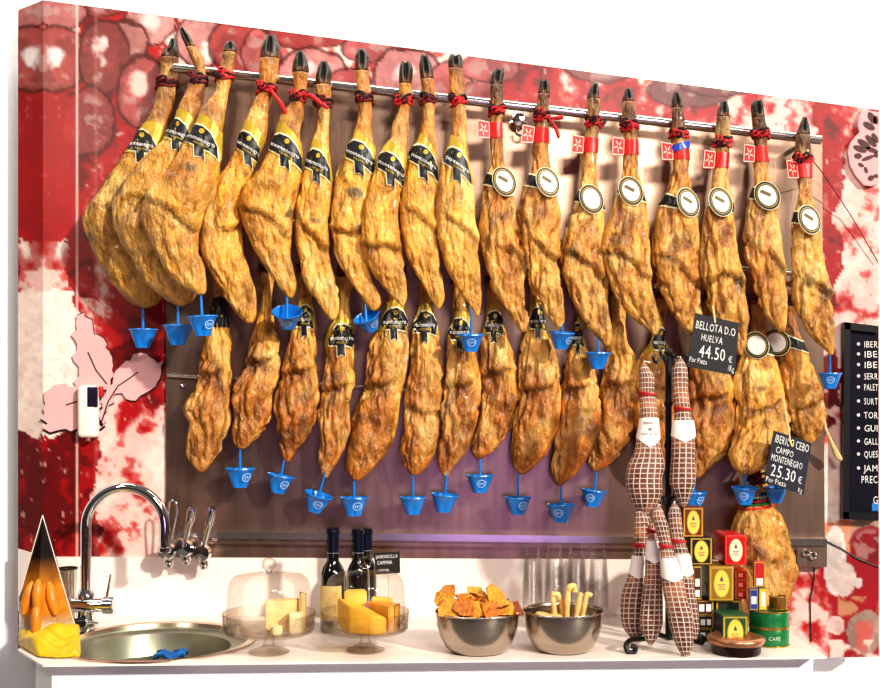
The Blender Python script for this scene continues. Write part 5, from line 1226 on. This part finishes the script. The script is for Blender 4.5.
def netted(rows, d, label, band, seed, tie=None):
    rows = sorted(rows); y0, y1 = rows[0][0], rows[-1][0]
    def disp(s): p = s.base+seed*2.2; return .010*(fbm(p*18, 3)-.5)*np.minimum(1, s.hx/.03)[:, None]
    L = Loft(rows, lambda y: d, .8, 2.2, 48, disp)
    t = thing('netted_ham', P((rows[-1][1]+rows[-1][2])/2, y1, d), label, 'netted ham', 'netted hams on the iron stand')
    V, f = L.faces()
    per = 7 if max(L.h) < 14 else 9
    k = np.arange(L.nv)/L.nv; seg = np.where(True, 2*per, 0)
    UV = [(kk*1.8*per, (y-y0)/5.0+.3*math.sin(kk*2*PI)) for y in L.y for kk in k]+[(0, 0), (0, 0)]
    o = obj('meat', V, f, net_m, t, True, uvs=UV)
    if band:
        (y, hgt, tip) = band
        wrap(L, lambda u: y-hgt/2, lambda u: y+hgt/2+tip*(1-abs(u)), .002, M('paper_white', (246, 236, 226), .6, 0, .04, 20), 'paper_label', t, -30, 210, 40, 6)
    if tie:
        mb = MB()
        for q in range(3):
            mb.tube([L.at(th, tie+q*1.4+1.2*math.cos(th+q), .002) for th in np.linspace(0, 2*PI, 18, endpoint=False)], .0018, 6, closed=True)
        mb.build('red_tie', cord_red, t)
    mb = MB(); tp = P((rows[0][1]+rows[0][2])/2, y0, d)
    mb.tube([tp+[0, 0, -.006], tp+[0, 0, .006], tp*.75+P(668.5, y0-6, dS-.02)*.25], .0016, 6); mb.build('hanging_string', M('string_white', (232, 220, 205), .8), t)
    return t, L
UPL = [(364, 642, 646), (368, 640, 649), (375, 639, 654), (391, 639, 655), (415, 640, 658), (438, 637, 660), (452, 634, 662), (470, 627, 663), (484, 626, 662), (496, 629, 661), (505, 633, 657), (514, 641, 649)]
UPR = [(359, 678, 683), (368, 673, 687), (391, 673, 688), (410, 675, 690), (426, 673, 693), (450, 671, 695), (466, 670, 695), (484, 670, 694), (498, 676, 690), (507, 681, 686)]
t1, L1 = netted(UPL, dS-.055, 'upper left netted ham with a pointed white paper label, on the iron stand', (428, 20, 9), 1, 393)
text_on([('IBERICO', 643, 424, 12, 2.6), ('Lomo de cebo', 641, 434.5, 15, 2.4)], lambda x, y: L1.surf(x, y, .0032), M('ink', (70, 66, 66), .6), 'lettering', t1)
decal(L1, ellipse(648.5, 429, 1.6, 1.6, 0, 12), .0034, M('seal_green', (120, 130, 70), .5), 'seal', t1)
netted(UPR, dS-.045, 'upper right netted ham with a blank white paper band, on the iron stand', (428, 16, 6), 2, 408)
netted([(508, 637, 642), (514, 635, 648), (528, 634, 651), (546, 634, 650), (559, 632, 649), (576, 628, 647), (597, 621, 646), (612, 620, 645), (627, 623, 643), (636, 629, 642), (641, 634, 639)], dS-.055, 'lower netted ham at the far left of the iron stand', (564, 18, 5), 3, 544)
netted([(520, 650, 656), (528, 648, 657), (538, 648, 659), (556, 646, 661), (576, 645, 662), (597, 642, 663), (617, 640, 663), (632, 642, 660), (641, 646, 655), (645, 649, 652)], dS-.115, 'lower netted ham second from the left, in front of the stand foot', (549, 18, 5), 4, 530)
netted([(507, 655, 661), (513, 652, 664), (525, 654, 668), (541, 659, 671), (559, 661, 676), (576, 662, 681), (597, 664, 687), (617, 667, 693), (632, 671, 694), (645, 676, 693), (654, 681, 690), (658, 684, 688)], dS-.16, 'front lower netted ham slanting right, reaching lowest on the stand', (567, 20, 4), 5, 545)
netted([(504, 672, 677), (509, 669, 680), (521, 668, 682), (541, 671, 685), (559, 675, 690), (575, 678, 693), (597, 680, 696), (617, 685, 698), (630, 689, 699), (639, 692, 697)], dS-.085, 'lower netted ham at the far right of the stand beside the boxes', (563, 19, 4), 6, 540)

# ================================================================ BOXES AND TINS
def product_box(name, px, py_bot, w, hpx, dep, front_d, label, body, panel, oval, group=None, trim=gold_paper, zbase=None, side=None, cat='box', round_=.0015, labels=None):
    """box whose front face stands at depth front_d; px = left/right pixel columns of the front"""
    s = front_d/F; x0 = (px-CX)*s; W = w*s; H = hpx*s
    zb = zbase if zbase is not None else CZ-(py_bot-HY)*s
    t = thing(name, (x0+W/2, front_d+dep/2, zb), label, cat, group)
    c = np.array([x0+W/2, front_d+dep/2, zb+H/2])
    MB().box(c, (W, dep, H), round_, None, 3).build('carton', body, t)
    y = front_d-.0006
    def rect(u0, v0, u1, v1, o): return [(x0+W*u0, y-o, zb+H*v0), (x0+W*u1, y-o, zb+H*v0), (x0+W*u1, y-o, zb+H*v1), (x0+W*u0, y-o, zb+H*v1)]
    if panel is not None:
        pf = obj('front_panel', rect(.03, .03, .97, .97, .0), [(0, 1, 2, 3)], trim, t, False)
        obj('front_field', rect(.1, .07, .9, .93, .0005), [(0, 1, 2, 3)], panel, pf, False)
        if oval:
            def el(k, o, m, nm):
                n = 30; V = [(x0+W/2+W*.29*k*math.cos(a), y-o, zb+H*.5+H*.37*k*math.sin(a)) for a in np.linspace(0, 2*PI, n, endpoint=False)]
                obj(nm, V, [tuple(range(n))], m, pf, False)
            el(1.1, .0009, trim, 'oval_border'); el(1., .0012, oval, 'oval_label')
            # small emblem and lines on the label
            em = MB(); cx, cz = x0+W/2, zb+H*.62
            em.add([(cx-W*.07, y-.0016, cz-H*.05), (cx+W*.07, y-.0016, cz-H*.05), (cx+W*.05, y-.0016, cz+H*.02), (cx, y-.0016, cz+H*.1), (cx-W*.05, y-.0016, cz+H*.03)], [(0, 1, 2, 3, 4)])
            for q, ww in ((.46, .16), (.40, .12), (.34, .14)):
                z = zb+H*q; em.add([(cx-W*ww, y-.0016, z), (cx+W*ww, y-.0016, z), (cx+W*ww, y-.0016, z+H*.022), (cx-W*ww, y-.0016, z+H*.022)], [(0, 1, 2, 3)])
            em.build('emblem', M('emblem_ink', (90, 70, 90), .6), pf, smooth=False)
    if side is not None:
        xs = x0-.0005
        def sr(u0, v0, u1, v1, o): return [(xs-o, front_d+dep*u0, zb+H*v0), (xs-o, front_d+dep*u1, zb+H*v0), (xs-o, front_d+dep*u1, zb+H*v1), (xs-o, front_d+dep*u0, zb+H*v1)]
        sf = obj('side_panel', sr(.04, .04, .96, .96, 0), [(0, 1, 2, 3)], side, t, False)
        obj('side_label', sr(.3, .15, .75, .42, .0006), [(0, 1, 2, 3)], cream_paper, sf, False)
    for (u0, v0, u1, v1, m) in labels or []:
        obj('sticker', rect(u0, v0, u1, v1, .0012), [(0, 1, 2, 3)], m, t, False)
    return zb+H
br = M('box_brown', (120, 38, 14), .4, 0, .1, 20); blk = M('box_black', (24, 20, 14), .4, 0, .1, 20); redb = M('tin_red', (206, 30, 26), .28, .1, .08, 20); gob = M('box_gold', (160, 116, 40), .4, .2, .12, 20)
grn = M('box_green', (18, 84, 48), .4, 0, .1, 20); dgr = M('box_darkgreen', (34, 44, 26), .45, 0, .1, 20); dbr = M('box_darkbrown', (74, 40, 20), .45, 0, .1, 20); ovy = M('oval_yellow', (244, 206, 84), .5, 0, .05, 20); ovc = M('oval_cream', (244, 226, 180), .5, 0, .05, 20)
sil = M('sticker_white', (235, 232, 225), .6)
GB = 'boxes stacked on the worktop'
fd = 2.66
# back left column (dark boxes)
zA = product_box('tea_box', 695, 0, 17, 13.5, .07, fd, 'lowest dark green box at the bottom left of the stack', dgr, dgr, None, GB, zbase=ZC+.0005, side=dgr, labels=[(.3, .3, .6, .7, sil)])
zB = product_box('tea_box', 696, 0, 18, 13, .07, fd, 'black box with white stickers, second from the bottom of the left column', blk, blk, None, GB, zbase=zA+.0004, side=dgr, labels=[(.25, .25, .5, .7, sil), (.6, .25, .82, .7, sil)])
zC = product_box('tea_box', 695, 0, 19, 14.5, .07, fd, 'brown box with two white stickers, third from the bottom of the left column', dbr, dbr, None, GB, zbase=zB+.0004, side=dbr, labels=[(.2, .25, .48, .75, sil), (.58, .25, .84, .75, sil)])
zc2 = product_box('tea_box', 693.5, 0, 8, 35, .07, fd, 'narrow dark brown box beside the netted ham, left of the gold box', dbr, dbr, None, GB, zbase=zC+.0004, labels=[(.2, .4, .75, .62, sil), (.2, .1, .75, .3, sil)])
zD = product_box('tea_box', 709, 0, 25, 35, .085, fd-.01, 'large gold box with a yellow oval label in the middle of the stack', gob, gob, ovy, GB, zbase=zC+.0004, side=dgr)
# right support under the gold box
zE = product_box('tea_box', 715.5, 0, 26, 42, .07, fd+.005, 'plain dark box hidden behind the green box', dgr, dgr, None, GB, zbase=ZC+.0005)
zF = product_box('tea_box', 722.5, 0, 25.5, 34, .085, 2.575, 'green box with a yellow oval label at the front of the stack', grn, grn, ovy, GB, zbase=ZC+.0006, side=dgr)
z = zE
for k, nm in enumerate(('lowest', 'middle', 'top')):
    z = product_box('small_red_box', 735, 0, 12.5, 9.6, .06, fd+.004, '%s of three small red boxes right of the gold box' % nm, redb, redb, None, 'three small red boxes', zbase=z+.0004, labels=[(.25, .3, .6, .7, M('print_pink', (240, 150, 130), .6))])
zB2 = product_box('tea_box', 690, 0, 22.5, 27.5, .075, fd+.004, 'black and gold box with a yellow oval label, left of the red tin', blk, blk, ovy, GB, zbase=zD+.0004, side=dgr)
zT = product_box('tea_tin', 724.5, 0, 22.5, 30.5, .11, fd-.004, 'bright red rounded tin with a cream oval label on top of the gold box', redb, redb, ovc, GB, M('tin_red_light', (226, 70, 56), .3, .1), zbase=max(zD, z)+.0004, cat='tin', round_=.008)
product_box('tea_box', 683, 0, 20.5, 30, .05, fd+.006, 'brown-red box with a yellow oval label topmost in the stack', br, br, ovy, GB, zbase=zB2+.0004, side=br)
# small packs standing on the green cans
def can(px, py, r, h, body, label, zb=None, writing=None, lid=True):
    c = Q(px, py) if zb is None else np.array([*Q(px, py)[:2], zb])
    t = thing('green_can' if body is CANG else 'small_tin', c, label, 'can')
    MB().lathe([(0, .001), (r*.96, .0), (r, .002), (r, h-.002), (r*.97, h), (r*.93, h-.002), (0, h-.002)], c, 44).build('can_body', body, t, True, 50)
    for z in (.001, h-.002):
        MB().lathe([(r-.001, -.0015), (r+.0015, -.001), (r+.0015, .0015), (r-.001, .002)], c+[0, 0, z], 44, closed=True).build('gold_rim', M('rim_gold', (205, 168, 82), .25, .8), t)
    if writing:
        fm = lambda x, y: np.array([c[0]+(r+.0008)*math.sin(x), c[1]-(r+.0008)*math.cos(x), c[2]+h*y])
        text_on([(writing, -.3, .35, .6, .2)], lambda x, y: fm(x, .4+(.35-y)*1.0), M('print_pale', (190, 215, 180), .6), 'lettering', t)
    return c[2]+h
CANG = M('can_green', (22, 112, 58), .3, .1, .06, 20)
c1 = can(769, 644, .0445, .042, CANG, 'lower green round can with gold rims at the right end of the worktop', None, 'CAFE')
c2 = can(769, 644, .0445, .038, CANG, 'upper green round can with gold rims stacked on the other can', c1+.0004)
d2 = Q(769, 644)[1]
can(778, 644, .02, .030, M('tin_bronze', (150, 104, 40), .3, .6, .15, 20), 'small bronze tin standing on top of the green cans', c2+.0004)
zz = product_box('small_pack', 749.5, 0, 8.5, 22, .012, d2-.022, 'small blue and white pack standing on the green cans', M('pack_blue', (44, 62, 140), .4), M('pack_blue'), None, 'small packs on the green cans', zbase=c2+.0004, cat='pack', labels=[(.2, .3, .8, .65, sil)])
zz2 = product_box('small_pack', 758.8, 0, 8.2, 23, .012, d2-.024, 'small green and yellow pack standing on the green cans', M('pack_green', (40, 110, 60), .4), M('pack_yellow', (228, 196, 70), .4), None, 'small packs on the green cans', zbase=c2+.0004, cat='pack', labels=[(.3, .2, .75, .8, sil)])
product_box('small_pack', 754, 0, 11, 26, .012, d2-.020, 'small red and white pack resting on top of the other packs', M('pack_red', (190, 34, 40), .4), M('pack_red'), None, 'small packs on the green cans', zbase=max(zz, zz2)+.0004, cat='pack', labels=[(.2, .08, .8, .35, sil)])
# copper dish at the front
c = np.array([*Q(736, 653)[:2], ZC])
t = thing('copper_dish', c, 'low round copper dish with a dark base at the front right of the worktop', 'dish')
MB().lathe([(0, 0), (.05, 0), (.053, .003), (.055, .022), (.05, .026), (.03, .026), (0, .026)], c, 44).build('dark_base', M('dish_dark', (44, 22, 20), .35, .4), t)
MB().lathe([(.048, .024), (.058, .022), (.0635, .030), (.062, .037), (.052, .040), (.042, .036), (.036, .030), (.02, .028), (0, .028)], c, 48).build('rim', M('copper', (196, 140, 106), .3, .8, .2, 10), t, True, 70)

# ================================================================ CAMERA, LIGHT, WORLD
cam = bpy.data.cameras.new('camera'); co = bpy.data.objects.new('camera', cam); COL.objects.link(co)
co.location = (0, 0, CZ); co.rotation_euler = (PI/2, 0, 0)
cam.sensor_width = 36; cam.sensor_fit = 'HORIZONTAL'; cam.lens = F/880*36; cam.shift_x = 0; cam.shift_y = (HY-344)/880.; cam.clip_start = .05
scn.camera = co
scn.cycles.transparent_max_bounces = 96; scn.cycles.max_bounces = 10

def lamp(kind, name, loc, target, energy, color=(1, 1, 1), **k):
    l = bpy.data.lights.new(name, kind); l.energy = energy; l.color = color
    for a, b in k.items(): setattr(l, a, b)
    o = bpy.data.objects.new(name, l); COL.objects.link(o); o.location = loc
    d = Vector(target)-Vector(loc); o.rotation_euler = d.to_track_quat('-Z', 'Y').to_euler(); return o
lamp('SUN', 'key_sun', (2.2, 0, 3.2), (2.2-.85, 1.0, 3.2-.6), 3.3, (1, .95, .86), angle=math.radians(2.5))
lamp('AREA', 'steel_glare_fill', (.8, .2, 2.75), (.3, 3, 1.9), 38, (1, .93, .84), shape='RECTANGLE', size=.9, size_y=.3)  # added unseen lamp, placed so its mirror image brightens the steel panel
lamp('AREA', 'left_spot', (-1.6, .9, 2.7), (-.6, 3, 1.6), 9, (1, .9, .76), shape='DISK', size=.35)
lamp('AREA', 'purple_fill', (.35, -.6, 1.1), (.2, 3, 1.3), 7, (.62, .38, 1.0), shape='RECTANGLE', size=.8, size_y=.5)  # added unseen purple lamp, only there to reflect violet in the steel

lamp('AREA', 'rear_wall_fill', (.3, 2.80, 3.15), (.3, 3.12, 2.45), 22, (1, .99, .97), shape='RECTANGLE', size=3.6, size_y=.1)  # added unseen lamp that lifts the plain rear wall to white
w = bpy.data.worlds.new('world'); scn.world = w; w.use_nodes = True
nt = w.node_tree; N = nt.nodes; Lk = nt.links
bg = N['Background']; tc = N.new('ShaderNodeTexCoord'); sp = N.new('ShaderNodeSeparateXYZ'); Lk.new(tc.outputs['Generated'], sp.inputs[0])
ramp = N.new('ShaderNodeValToRGB'); mr = N.new('ShaderNodeMapRange'); mr.inputs[1].default_value = -1; mr.inputs[2].default_value = 1
Lk.new(sp.outputs['Z'], mr.inputs[0]); Lk.new(mr.outputs[0], ramp.inputs[0])
e = ramp.color_ramp.elements; e[0].position = 0; e[0].color = (.10, .08, .07, 1); e[1].position = 1; e[1].color = (.75, .7, .64, 1)
e2 = ramp.color_ramp.elements.new(.48); e2.color = (.16, .11, .09, 1); e3 = ramp.color_ramp.elements.new(.62); e3.color = (.42, .36, .31, 1)
Lk.new(ramp.outputs[0], bg.inputs[0]); bg.inputs[1].default_value = .24
scn.view_settings.view_transform = 'Standard'; scn.view_settings.look = 'Medium High Contrast'; scn.view_settings.exposure = 0; scn.view_settings.gamma = 1
